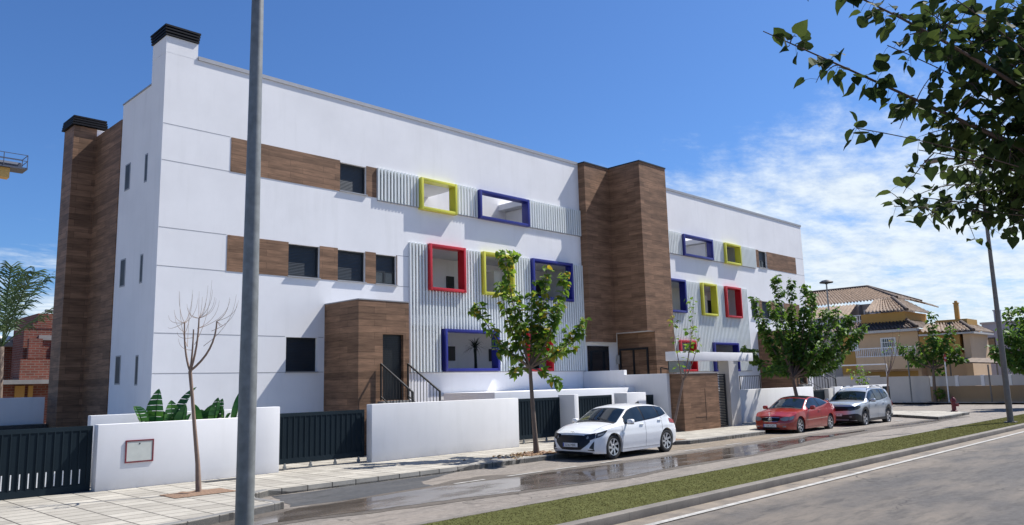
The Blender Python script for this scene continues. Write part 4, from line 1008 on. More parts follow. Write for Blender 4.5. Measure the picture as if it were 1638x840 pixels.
tree('sapling', (47.76, 16.98, KZ), (47.94, 16.86, 2.08), [(48.46,16.91,3.54),(48.4,16.49,4.06),(48.07,17.03,3.72),(48.35,16.03,4.94),(48.67,16.59,4.62)],
     .12, 2.2, .07, 'nearly bare thin tree just right of the silver car', 'barkred', start=.5, spread=.1, shoots=.3)
tree('street_tree', (55.6, 9.1, KZ), (54.9, 9.9, 1.9), [(53.37,10.99,5.78),(55.11,12.03,5.65),(51.49,11.78,3.86),(51.48,10.47,4.65),(53.46,11.43,3.88),(50.2,11.8,3.13),(52.51,10.11,5.73),(53.25,10.56,4.36),(53.14,11.82,2.62),(51.51,10.89,2.24),(50.62,11.34,4.5),(55.04,11.35,3.35),(54.5,9.5,6),(55.5,8.8,5.5),(56.5,9.2,5),(53.2,9.6,3.2)],
     .24, 42, .14, 'dense dark tree on the median, cut off by the right edge of the picture', lmat='leaf2', start=.2, spread=.34, shoots=.6)

tree('shrub', (60.0, 17.75, KZ), (60.0, 17.75, .35), [(59.8,17.9,.95),(60.2,17.6,1.0),(60.0,17.5,.8),(59.9,17.75,1.15)], .2, 30, .03, 'small yellowish shrub at the foot of the far tree by the sandstone wall', start=.1, spread=.15, shoots=.3, group=None, cat='shrub')
# pollarded bare tree: three stubs with a brush of whips
def bare_tree():
    t = thing('bare_tree', (7.0, 15.8, KZ), 'leafless pollarded tree with thin whip shoots before the left garden wall', 'tree', 'street trees in the pavement')
    b = MB(); fk = Vector((6.79, 15.92, 2.54))
    tp = [Vector((7.0, 15.8, KZ)), Vector((6.97, 15.82, .7)), Vector((6.90, 15.86, 1.4)), Vector((6.84, 15.88, 2.0)), fk]
    b.tube(tp, [.06, .046, .038, .033, .037], 10)
    hd = [(6.70, 16.06, 3.53), (6.84, 15.70, 3.60), (7.04, 15.32, 3.52), (6.80, 15.85, 3.38)]
    for q in hd: b.tube(curve(fk, q, ((q[0]-fk.x) * .5, (q[1]-fk.y) * .5, -.12), 8), [.025 - .0014 * i for i in range(9)], 8)
    b.build('trunk', M['barkred'], t, smooth=True, angle=60)
    wv = MB()
    tg = [(6.92,16.19,4.18),(6.77,16.5,4.07),(6.38,15.86,3.64),(7.13,15.92,4.24),(7.04,15.56,4.07),(7.24,15.07,3.96),(7.36,15.11,3.94),(7.22,15.79,3.87),(7.02,16.11,4.15),(6.56,15.63,3.88),(7.26,15.57,3.47),(6.45,15.74,3.14),(6.53,16.43,3.5),(6.93,15.59,3.96),(7.44,15.69,3.94),(6.91,16.35,3.77)]
    for q in tg * 2:
        q = Vector(q) + Vector((random.uniform(-.08, .08), random.uniform(-.08, .08), random.uniform(-.12, .2)))
        h_ = min(hd, key=lambda a: (Vector(a) - q).length); p = fk.lerp(Vector(h_), random.choice((1, 1, 1, .8, .5)))
        wv.tube(curve(p, q, (Vector((q.x - p.x, q.y - p.y, 0)) * .45 - Vector((0, 0, .12))), 7), [.0055, .005, .0045, .004, .0035, .003, .0025, .0018], 5)
    wv.build('whip_shoots', M['twig'], t)
bare_tree()

# tree hanging into the picture from the near pavement
def near_tree():
    t = thing('overhanging_tree', (8.6, -.6, KZ), 'dark leafy branches hanging in from the upper right corner', 'tree')
    b = MB(); base = Vector((8.6, -.6, KZ)); fk = Vector((8.25, .15, 2.95))
    b.tube(curve(base, fk, (.1, .1, 0), 6), [.17, .15, .14, .135, .13, .125, .12], 12)
    P, D, S = [], [], []
    # tip, start radius, bend, leaf style (0 bare whip, 1 open spray, 2 dense)
    limbs = [((5.06, 2.40, 4.55), .026, (-.2, .25, .22), 1), ((5.03, 2.01, 4.80), .026, (-.3, .1, .45), 1), ((5.70, 2.05, 3.88), .010, (-.3, .1, .25), 0), ((7.19, 2.10, 3.60), .018, (0, .2, .15), 2), ((6.62, 2.15, 3.45), .012, (0, .2, .2), 1)]
    dense = [(6.23,1.66,4.84),(6.17,1.43,4.51),(6.86,1.3,4.89),(6.67,1.49,4.23),(6.53,1.2,4.3),(6.56,1.74,4.07),(7.18,1.54,3.95),(7.54,1.46,3.73),(7.46,1.83,3.93),(7.89,1.68,3.66),(7.53,1.75,3.65),(6.55,1.9,3.85),(8.03,1.53,3.6),(6.67,1.21,3.9),(6.77,1.1,4.59),(7.22,1.51,4.76),(7.54,1.47,4.33),(7.3,1.71,4.17),(7.66,2.05,3.78),(8.4,1.9,3.75),(8.2,1.2,3.9),(8.3,1.4,4.6),(7.6,.9,4.9),(9.0,.8,4.6),(8.6,2.0,4.2),(9.4,-.8,4.8),(7.8,-1.4,5.0),(9.0,1.6,4.0),(7.0,1.25,5.0),(7.2,1.3,4.5),(7.45,1.3,4.05),(7.75,1.45,3.9),(7.9,1.5,3.6),(8.3,1.75,3.6),(7.0,1.2,4.75),(6.7,1.35,4.75)]
    limbs += [(q, .02, (random.uniform(-.15, .15), random.uniform(-.1, .15), random.uniform(.05, .35)), 2) for q in dense]
    limbs += [((5.75, 1.80, 4.45), .016, (-.2, .1, .3), 1), ((5.6, 1.85, 4.75), .016, (-.2, .1, .4), 1), ((6.1, 1.85, 4.15), .014, (-.2, .1, .2), 1), ((6.0, 1.6, 5.0), .018, (-.2, .1, .4), 1)]
    def leafy(p, tg, lo, hi, dn=1.0):
        o = Vector((random.gauss(0, 1), random.gauss(0, 1), random.gauss(0, .6))); o = (o - tg * o.dot(tg)).normalized()
        e = p + o * random.uniform(.03, .10) + Vector((0, 0, -.02))
        b.tube([p, (p + e) / 2 + Vector((0, 0, .008)), e], .0014, 3, False)
        P.append(e); D.append(o * 1.0 + tg * random.uniform(-.2, .9) + Vector((0, 0, random.uniform(-1.5, .5) * dn))); S.append(random.uniform(lo, hi))
    def sow(c, s0, dens, lo, hi):
        L = sum((c[i+1] - c[i]).length for i in range(len(c) - 1))
        for _ in range(max(1, int(L * (1 - s0) * dens))):
            u = s0 + (1 - s0) * random.random(); f = u * (len(c) - 1); i = min(int(f), len(c) - 2)
            leafy(c[i].lerp(c[i+1], f - i), (c[i+1] - c[i]).normalized(), lo, hi)
    for q, r_, bend, st in limbs:
        q = Vector(q); c = curve(fk, q, Vector(bend), 14)
        b.tube(c, [max(.0035, r_ * (1 - .88 * i / 14)) for i in range(15)], 7)
        if st == 0:
            sow(c, .62, 4, .07, .12)
            for _ in range(5): leafy(c[-1], (c[-1] - c[-2]).normalized(), .08, .12)
            continue
        lo, hi = (.065, .135) if q.x < 7.0 else (.055, .105)
        sow(c, .42, 26 if st == 1 else 21, lo, hi)
        for k in range(9 if st == 1 else 12):
            u = random.uniform(.45, .98); f = u * 14; i = min(int(f), 13); p = c[i].lerp(c[i+1], f - i); s_ = .26 if st == 1 else .42
            e = p + Vector((random.uniform(-s_, s_ * .5), random.uniform(-s_, s_) * .7, random.uniform(-s_ * .8, s_ * .6))); c2 = curve(p, e, (0, 0, .05), 5)
            b.tube(c2, [.005, .0045, .004, .0035, .003, .002], 4); sow(c2, .15, 18 if st == 1 else 23, lo, hi)
    b.build('trunk', M['barkdark'], t, smooth=True, angle=60)
    leaves_mesh('crown', np.array([p[:] for p in P]), np.array([d[:] for d in D]), np.array(S), M['leafnear'], t)
near_tree()

# bird-of-paradise plants behind the low wall
def blade(mb_, p, q, sag, wd, tear=0):
    """long torn leaf blade along a curve"""
    c = curve(p, q, sag, 12); pts = []
    for i in range(4, 13):
        tg = (c[min(12, i + 1)] - c[i - 1]).normalized(); s = tg.cross(Vector((0, 0, 1))); s = s.normalized() if s.length > .05 else Vector((1, 0, 0)); u = s.cross(tg)
        f = (i - 4) / 8; w_ = 1.55 * wd * (math.sin(math.pi * min(1, .12 + f * .86)) ** .7); pts.append((c[i], s, u, w_))
    for i in range(len(pts) - 1):
        a, s, u, w0 = pts[i]; b_, s2, u2, w1 = pts[i + 1]; g = .94 if tear else 1
        b2 = a + (b_ - a) * g
        for sg in (1, -1):
            mb_.add([a, b2, b2 + s2 * w1 * sg + u2 * w1 * .28 - (b_ - a) * .12 * tear, a + s * w0 * sg + u * w0 * .28 - (b_ - a) * .06 * tear], [(0, 1, 2, 3)])
    mb_.tube(c, [.018 - .0011 * i for i in range(13)], 5)
def banana(x, y, blades, label):
    t = thing('broad_leaf_plant', (x, y, .3), label, 'plant', 'broad leaved plants behind the low wall'); b = MB()
    for q, sg, wd, te in blades: blade(b, (x + random.uniform(-.06, .06), y, .6), q, sg, wd, te)
    b.build('leaves', M['leafbanana'], t)
banana(7.20, 18.62, [((6.68, 18.5, 1.84), (-.12, 0, .55), .13, 1), ((7.27, 18.7, 2.22), (-.05, 0, .1), .15, 1), ((7.5, 18.4, 1.65), (.1, 0, .4), .12, 0), ((7.1, 18.8, 1.75), (-.05, 0, .2), .12, 0)], 'broad leaved plant farthest left behind the wall, with an upright leaf')
banana(7.62, 18.62, [((8.15, 18.7, 2.24), (-.25, 0, .35), .14, 1), ((7.78, 18.4, 1.82), (.0, 0, .2), .14, 0), ((7.4, 18.8, 1.7), (-.1, 0, .3), .12, 0), ((7.95, 18.5, 1.62), (.15, 0, .4), .12, 0), ((7.6, 18.8, 1.95), (0, 0, .1), .13, 1)], 'broad leaved plant just left of the bare tree, with one long arching torn leaf')
banana(8.45, 18.62, [((8.02, 18.6, 1.85), (-.15, 0, .4), .13, 0), ((8.55, 18.4, 1.98), (.05, 0, .1), .12, 1), ((8.8, 18.7, 1.95), (.1, 0, .2), .11, 1), ((8.3, 18.8, 1.7), (-.1, 0, .3), .14, 0), ((8.9, 18.45, 1.6), (.2, 0, .4), .12, 0), ((8.6, 18.8, 1.8), (0, 0, .2), .14, 0)], 'low broad leaved plant right of the bare tree, with a bright young leaf')
banana(8.95, 18.62, [((9.25, 18.6, 2.15), (-.05, 0, .15), .13, 0), ((9.3, 18.5, 1.8), (.1, 0, .3), .11, 0), ((8.75, 18.7, 1.75), (-.1, 0, .3), .12, 0)], 'broad leaved plant partly hidden by the near lamp post')

# palm by the brick houses, spiky plant on the terrace
def palm(name, x, y, hz, n, ln, mat, label, dirs, leafl, lw_, r, drop=.9, pitch=.05, lift=.8):
    t = thing(name, (x, y, 0), label, 'palm'); b = MB()
    b.tube([(x, y, 0), (x + .05, y, hz * .5), (x, y, hz)], [r * 1.2, r, r * .85], 10); b.build('trunk', M['bark'], t, smooth=True)
    f = MB()
    for a, el in dirs:
        d = Vector((math.cos(a) * math.cos(el), math.sin(a) * math.cos(el), math.sin(el))); p = Vector((x, y, hz)); q = p + d * ln - Vector((0, 0, ln * .12))
        c = curve(p, q, d * .1 * ln + Vector((0, 0, .16 * ln)), 16); f.tube(c, [.028 - .0015 * i for i in range(17)], 4)
        for i in range(3, 17):
            for k in range(3):
                s = c[i - 1].lerp(c[i], k / 3); tg = (c[i] - c[i - 1]).normalized(); sd = tg.cross(Vector((0, 0, 1))).normalized()
                for sg in (1, -1):
                    l = leafl * (1 - .55 * abs(i - 9) / 9) * random.uniform(.85, 1.1)
                    e = s + (sd * sg * random.uniform(.5, .8) + tg * .65 + Vector((0, 0, random.uniform(-.5, .25)))).normalized() * l; e2 = e - Vector((0, 0, l * .3 * drop))
                    w2 = tg * lw_; m_ = s.lerp(e, .6); f.add([s - w2, s + w2, m_ + w2, m_ - w2], [(0, 1, 2, 3)]); f.add([m_ - w2, m_ + w2, e2], [(0, 1, 2)])
    f.build('fronds', mat, t)
palm('palm_tree', 8.3, 38.0, 4.2, 0, 3.9, M['palm'], 'feathery palm with upright fronds at the left edge, before the brick houses', [(-.2, .75), (.1, 1.15), (2.2, 1.2), (2.8, .8), (3.6, .9), (1.2, 1.0), (-1.2, 1.1), (-2.2, .9), (4.6, 1.25), (.6, 1.35)], .95, .026, .11)
def yucca():
    t = thing('spiky_palm', (21.0, 22.9, 1.55), 'dark spiky palm on the ground floor terrace inside the blue window box', 'plant'); x, y, z = 21.02, 22.85, 3.55
    MB().tube([(x, y, 1.55), (x + .02, y, 2.6), (x, y, z)], [.07, .06, .05], 8).build('trunk', M['yucca'], t)
    b = MB()
    for i in range(64):
        a = random.random() * 6.283; el = random.uniform(-.1, 1.3); d = Vector((math.cos(a) * math.cos(el), math.sin(a) * math.cos(el), math.sin(el))); l = random.uniform(.5, .8); p = Vector((x, y, z)); q = p + d * l - Vector((0, 0, .35 * l))
        c = curve(p, q, Vector((0, 0, .22)), 6); s = d.cross(Vector((0, 0, 1))).normalized() * .022
        for k in range(6): w0, w1 = 1 - k / 6.2, 1 - (k + 1) / 6.2; b.add([c[k] - s * w0, c[k] + s * w0, c[k+1] + s * w1, c[k+1] - s * w1], [(0, 1, 2, 3)])
    b.build('leaves', M['yucca'], t)
yucca()

# ------------------------------------------------------------------ cars
def interp(pts, smooth=0.0):
    xs = np.array([p[0] for p in pts]); ys = np.array([p[1] for p in pts])
    if smooth <= 0: return lambda x: float(np.interp(x, xs, ys))
    g = np.linspace(xs[0], xs[-1], 600); v = np.interp(g, xs, ys); k = max(1, int(smooth / (g[1] - g[0])))
    ker = np.hanning(2 * k + 3); ker /= ker.sum(); pad = len(ker) // 2
    v = np.convolve(np.concatenate([2 * v[0] - v[pad:0:-1], v, 2 * v[-1] - v[-2:-pad - 2:-1]]), ker, 'valid')
    return lambda x: float(np.interp(x, g, v))
def sm(t): t = min(1, max(0, t)); return t * t * (3 - 2 * t)

class Car:
    def __init__(s, S):
        s.S = S; s.L = S['L']; s.W = S['W'] / 2; s.R = S['R']; s.xf, s.xr = S['axles']; s.Ra = S['R'] + S.get('gap', .05)
        s.top = interp(S['top'], .10); s.belt = interp(S['belt'], .12); s.yr = interp(S['yr'], .10); s.crown = interp(S['crown'], .1)
        s.plan = interp(S['plan'], .10); s.sec = interp(S['sec'], .04); s.lf = interp(S['leanf'], .03); s.lr = interp(S['leanr'], .03)
        s.sill = interp(S['sill'], .08); s.bf, s.br = S['bulge']; s.hw0 = s.W * s.plan(0); s.hw1 = s.W * s.plan(s.L)
    def zb(s, x):
        z = s.sill(x)
        for xa in (s.xf, s.xr):
            d = abs(x - xa)
            if d < s.Ra: z = max(z, s.R + math.sqrt(s.Ra ** 2 - d * d) )
        return z
    def warp(s, x, y, z):
        hw = max(.3, s.W * s.plan(x))
        a = 1 - sm(x / .75); b = sm((x - (s.L - .75)) / .75)
        x2 = x + s.lf(z) * a - s.lr(z) * b
        x2 += -s.bf * (1 - min(1, (y / s.hw0) ** 2)) * (1 - sm(x / 1.1)) + s.br * (1 - min(1, (y / s.hw1) ** 2)) * sm((x - (s.L - 1.1)) / 1.1)
        return Vector((x2, y, z))
    def hw(s, x): return s.W * s.plan(x)
    def side(s, x, t, raw=None):
        z0 = s.zb(x); z = z0 + (s.belt(x) - z0) * t; z = z if raw is None else raw
        return s.warp(x, s.hw(x) * s.sec(z), z)
    def edge(s, x):
        zT = s.top(x); return s.hw(x) * s.yr(x), max(s.belt(x) + .012, zT - s.crown(x))
    def green(s, x, t):
        zB = s.belt(x); yB = s.hw(x) * s.sec(zB); yR, zR = s.edge(x)
        return s.warp(x, yB + (yR - yB) * t + .022 * math.sin(math.pi * t) * min(1, (zR - zB) / .3), zB + (zR - zB) * t)
    def roof(s, x, t):
        yR, zR = s.edge(x); zT = s.top(x)
        return s.warp(x, yR * (1 - t), zR + (zT - zR) * (1 - (1 - t) ** 2.2))
    def face(s, y, z): return s.warp(0, y, z)
    def back(s, y, z): return s.warp(s.L, y, z)

def flip(p): return Vector((p.x, -p.y, p.z))
def strip_grid(fn, us, vs): return [[fn(u, v) for v in vs] for u in us]
def lin(a, b, n): return [a + (b - a) * i / n for i in range(n + 1)]

def offset_grid(P, d):
    """push a patch outwards along its own normals"""
    r, c = len(P), len(P[0]); Q = []
    cen = Vector((0, 0, 0))
    for i in range(r):
        row = []
        for j in range(c):
            a = P[min(r-1, i+1)][j] - P[max(0, i-1)][j]; b = P[i][min(c-1, j+1)] - P[i][max(0, j-1)]
            n = a.cross(b); n = n.normalized() if n.length > 1e-9 else Vector((0, 0, 1)); row.append((P[i][j], n))
        Q.append(row)
    return Q
def patch(mb_, P, d, out):
    """out: a rough outward direction function p -> Vector"""
    Q = offset_grid(P, d); G = []
    for row in Q: G.append([p + (n if n.dot(out(p)) > 0 else -n) * d for p, n in row])
    mb_.grid(G)

def make_car(S, loc, label, cat='car'):
    c = Car(S); t = thing(S['name'], loc, label, cat, 'cars parked along the pavement')
    xs = set(lin(0, .8, 22)) | set(lin(.8, c.L - .8, 44)) | set(lin(c.L - .8, c.L, 20))
    for xa in (c.xf, c.xr):
        xs |= {xa + c.Ra * math.cos(math.pi * k / 22) * .9995 for k in range(23)}
        xs |= {xa - c.Ra - .004, xa + c.Ra + .004}
    xs = sorted(xs); xs = [xs[0]] + [b for a, b in zip(xs, xs[1:]) if b - a > .003]
    NS, NG, NR = 14, 7, 7
    def half(x):
        pts = [c.side(x, i / NS) for i in range(NS + 1)]
        q = pts[0].copy(); q.y -= .07
        return [q] + pts + [c.green(x, i / NG) for i in range(1, NG + 1)] + [c.roof(x, i / NR) for i in range(1, NR + 1)]
    rows = []
    for x in xs:
        h = half(x); rows.append([flip(p) for p in h] + h[::-1][1:])
    b = MB(); b.grid(rows)
    for x, sgn in ((0, 1), (c.L, -1)):
        h = half(x)[1:]; P = []
        for p0 in h:
            y0 = p0.y; P.append([c.warp(x, y0 * k, p0.z) for k in lin(-1, 1, 12)])
        b.grid(P)
    bm = bmesh.new(); 
    me = bpy.data.meshes.new('body'); me.from_pydata([v for v in b.v], [], b.f); bm.from_mesh(me)
    bmesh.ops.remove_doubles(bm, verts=bm.verts[:], dist=.0012); bmesh.ops.recalc_face_normals(bm, faces=bm.faces[:]); bm.to_mesh(me); bm.free()
    me.polygons.foreach_set('use_smooth', [True] * len(me.polygons))
    try: me.set_sharp_from_angle(angle=R(38))
    except Exception: pass
    me.materials.append(M[S['paint']]); body = bpy.data.objects.new('body', me); COL.objects.link(body); body.parent = t
    # dark floor and wheel arch liners
    u = MB(); u.box(.25, c.L - .25, -c.W * .80, c.W * .80, S['clear'] + .02, S['clear'] + .2)
    for xa in (c.xf, c.xr): u.box(xa - c.Ra + .01, xa + c.Ra - .01, -c.W * .62, c.W * .62, S['clear'], c.R * 2)
    u.build('underbody', M['carblack'], t, local=True)
    outs = lambda p: Vector((0, 1 if p.y > 0 else -1, .2)); outf = lambda p: Vector((-1, 0, .2)); outu = lambda p: Vector((0, 0, 1)); outb = lambda p: Vector((1, 0, .3))
    def both(mb_, P, d):
        patch(mb_, P, d, outs); patch(mb_, [[flip(p) for p in r] for r in P], d, outs)
    # glass: black surround, panes, windscreen, rear window
    g0, g1, t0, t1 = S['dlo']
    for sgn in (1, -1):
        m_ = MB(); P = strip_grid(c.green, lin(g0, g1, 34), lin(t0 - .03, t1 + .02, 8)); patch(m_, P if sgn > 0 else [[flip(p) for p in r_] for r_ in P], .003, outs); m_.build('window_surround', M['gloss'], t, smooth=True, local=True)
    for (a, e) in S['panes']:
        for sgn in (1, -1):
            m_ = MB(); P = strip_grid(c.green, lin(a, e, 14), lin(t0 + .03, t1 - .03, 8))
            patch(m_, P if sgn > 0 else [[flip(p) for p in r] for r in P], .007, outs); m_.build('side_window', M['carglass'], t, smooth=True, local=True)
    def topfn(x, k): 
        p = c.roof(x, 1 - abs(k)); return p if k > 0 else flip(p)
    for nm, (a, e, kk) in (('windscreen', S['ws']), ('rear_window', S['rw'])):
        m_ = MB(); patch(m_, strip_grid(topfn, lin(a, e, 16), lin(-kk, kk, 20)), .005, outu if nm == 'windscreen' else outb); m_.build(nm, M['carglass'], t, smooth=True, local=True)
    if S.get('sunroof'):
        a, e, kk = S['sunroof']; m_ = MB(); patch(m_, strip_grid(topfn, lin(a, e, 12), lin(-kk, kk, 16)), .005, outu); m_.build('glass_roof', M['gloss'], t, smooth=True, local=True)
    # cowl with wipers
    m_ = MB(); a = S['ws'][0]; patch(m_, strip_grid(topfn, lin(a - .10, a - .005, 4), lin(-.93, .93, 16)), .004, outu); 
    for y0, y1 in ((-.55, .05), (.0, .55)):
        ks = lin(y0, y1, 6); m_.tube([topfn(a + .02 + .09 * abs(i / 6), k) + Vector((-.012, 0, .018)) for i, k in enumerate(ks)], .008, 5)
    m_.build('cowl', M['carblack'], t, local=True)
    # fascia pieces: name, material, [(y0..yn), lower z, upper z], both sides?
    for nm, mt, ys, lo, hi, mir, d in S['face']:
        fl, fh = interp(list(zip(ys, lo))), interp(list(zip(ys, hi)))
        for sgn in ((1, -1) if mir else (1,)):
            m_ = MB(); P = [[c.face(sgn * y, fl(y) + (fh(y) - fl(y)) * v) for v in lin(0, 1, 6)] for y in lin(ys[0], ys[-1], 22)]
            patch(m_, P, d, outf); m_.build(nm, M[mt], t, smooth=True, local=True)
    for nm, mt, xs_, lo, hi, d in S['flank']:
        fl, fh = interp(list(zip(xs_, lo))), interp(list(zip(xs_, hi)))
        for sgn in (1, -1):
            m_ = MB(); P = [[c.side(x, 0, fl(x) + (fh(x) - fl(x)) * v) for v in lin(0, 1, 6)] for x in lin(xs_[0], xs_[-1], 24)]
            patch(m_, P if sgn > 0 else [[flip(p) for p in r] for r in P], d, outs); m_.build(nm, M[mt], t, smooth=True, local=True)
    # cladding that follows the arches
    if S.get('clad'):
        for sgn in (1, -1):
            m_ = MB()
            gx = [x for x in xs if .06 < x < c.L - .06]
            P = [[c.side(x, 0, c.zb(x) + S['clad'] * v) for v in lin(0, 1, 3)] for x in gx]
            patch(m_, P if sgn > 0 else [[flip(p) for p in r] for r in P], .012, outs); m_.build('arch_cladding', M['carblack'], t, smooth=True, local=True)
    # door shuts
    m_ = MB()
    for x in S['seams']:
        zl = S['clear'] + .10
        for sgn in (1, -1):
            P = [[c.side(x + dx + S.get('seamlean', 0) * (z - .5), 0, z) for dx in (-.004, .004)] for z in lin(zl, c.belt(x) - .005, 14)]
            patch(m_, P if sgn > 0 else [[flip(p) for p in r] for r in P], .003, outs)
    x0, x1 = S['seams'][0], S['seams'][-1]
    for sgn in (1, -1):
        P = [[c.side(x, 0, S['clear'] + .10 + dz) for dz in (-.004, .004)] for x in lin(x0, min(x1, c.xr - c.Ra - .02), 20)]
        patch(m_, P if sgn > 0 else [[flip(p) for p in r] for r in P], .003, outs)
    hx = S['ws'][0] - .12
    for k in (-1, 1):
        P = [[topfn(x, k * (S['hoodk'] + dk)) for dk in (-.006, .006)] for x in lin(.12, hx, 14)]; patch(m_, P, .003, outu)
    m_.build('panel_gap', M['carblack'], t, local=True)
    for x in S['handles']:
        for sgn in (1, -1):
            z = c.belt(x) - S.get('hdrop', .09); p = c.side(x, 0, z); y = p.y * sgn
            MB().box(p.x - .085, p.x + .085, min(y, y + sgn * .032), max(y, y + sgn * .032), z - .014, z + .014, .01).build('door_handle', M[S['paint']], t, smooth=True, angle=50, local=True)
    # mirrors
    for sgn in (1, -1):
        x = S['mirror']; p = c.green(x, .10); y = (p.y + .09) * sgn; z = p.z + .05
        m_ = MB(); m_.bar((p.x + .02, p.y * sgn - .02 * sgn, p.z + .0), (p.x + .02, y, z - .02), .05, .04); mo = None
        bx = MB(); bx.box(p.x - .07, p.x + .09, min(y - .0 * sgn, y + .17 * sgn), max(y, y + .17 * sgn), z - .055, z + .075, .045)
        mo = bx.build('wing_mirror', M[S['paint']], t, smooth=True, angle=60, local=True)
        m_.box(p.x - .04, p.x + .08, min(y, y + .15 * sgn), max(y, y + .15 * sgn), z - .068, z - .04, .01)
        so = m_.build('mirror_foot', M['carblack'], mo, local=True)
    # wheels
    for xa in (c.xf, c.xr):
        for sgn in (1, -1):
            wheel(c, S, xa, sgn, t)
    # number plate
    py, pz = S['plate'][:2]; e = Vector((c.face(0, pz).x - .022, 0, pz))
    pb = MB().box(e.x - .008, e.x + .01, -.26, .26, pz - .055, pz + .055, .006).build('number_plate', M['plate'], t, local=True)
    MB().box(e.x - .0105, e.x - .0085, .215, .255, pz - .05, pz + .05).build('plate_band', M['plateblue'], pb, local=True)
    text(S['plate'][2], (e.x - .0115, 0.19, pz - .032), .092, M['ink'], pb)
    return t, c

def text(s, loc, size, m, parent):
    cu = bpy.data.curves.new('lettering', 'FONT'); cu.body = s; cu.size = size; cu.align_x = 'LEFT'
    o = bpy.data.objects.new('lettering', cu); COL.objects.link(o)
    dg = bpy.context.evaluated_depsgraph_get(); me = bpy.data.meshes.new_from_object(o.evaluated_get(dg))
    bpy.data.objects.remove(o); me.materials.clear(); me.materials.append(m)
    # letters lie in x-y: turn them to face the front (-x), reading from +y to -y
    mt = Matrix(((0, 0, -1, 0), (-1, 0, 0, 0), (0, 1, 0, 0), (0, 0, 0, 1))); me.transform(Matrix.Translation(loc) @ mt)
    o = bpy.data.objects.new('lettering', me); COL.objects.link(o); o.parent = parent; return o

def wheel(c, S, xa, sgn, t):
    r = c.R; wd = S.get('tw', .2); yo = c.W - .035 - S.get('inset', .0); y0, y1 = (yo - wd) * sgn, yo * sgn
    rr = S['rim']; m_ = MB(); h = lambda f: y0 + (y1 - y0) * f
    m_.lathe([(rr, h(0)), (r * .93, h(.0)), (r, h(.12)), (r, h(.86)), (r * .975, h(.94)), (r * .90, h(1.0)), (rr + .012, h(.985)), (rr, h(.94)), (rr, h(.3))], (xa, 0, r), 40, 'y')
    w_ = m_.build('wheel', M['tyre'], t, smooth=True, angle=40, local=True)
    m_ = MB(); m_.lathe([(rr, h(.45)), (0, h(.45))], (xa, 0, r), 32, 'y'); m_.lathe([(rr, h(.3)), (rr, h(.9))], (xa, 0, r), 32, 'y'); m_.build('rim_well', M['rimdark'], w_, local=True)
    m_ = MB(); m_.lathe([(rr - .012, h(.9)), (rr - .012, h(.955)), (rr + .004, h(.965)), (rr + .006, h(.93))], (xa, 0, r), 40, 'y')
    n = S['spokes']; tw = S.get('twist', 0) ; sw = S.get('spokew', .05)
    m_.lathe([(0, h(.88)), (.055, h(.88)), (.062, h(.80)), (.062, h(.5))], (xa, 0, r), 20, 'y')
    for k in range(n):
        for off in S.get('pair', (0,)):
            a0 = 2 * math.pi * k / n + off; a1 = a0 + tw * sgn
            p = [(xa + q * math.cos(a), r + q * math.sin(a)) for q, a in ((.05, a0), (rr - .005, a1))]
            d = Vector((p[1][0] - p[0][0], p[1][1] - p[0][1])).normalized(); nn = Vector((-d.y, d.x))
            v = []
            for (px, pz), w2, f in ((p[0], sw * .8, .86), (p[1], sw * .5, .93)):
                for s2 in (-1, 1):
                    v += [(px + nn.x * w2 * s2, h(f), pz + nn.y * w2 * s2), (px + nn.x * w2 * s2 * 1.1, h(f - .18), pz + nn.y * w2 * s2 * 1.1)]
            m_.add(v, [(0, 2, 6, 4), (0, 4, 5, 1), (2, 3, 7, 6), (1, 5, 7, 3)])
    m_.build('rim', M[S.get('rimmat', 'rim')], w_, local=True)
    m_ = MB(); m_.lathe([(0, h(.91)), (.03, h(.905)), (.034, h(.87))], (xa, 0, r), 16, 'y'); m_.build('hub_cap', M['rimdark'], w_, local=True)

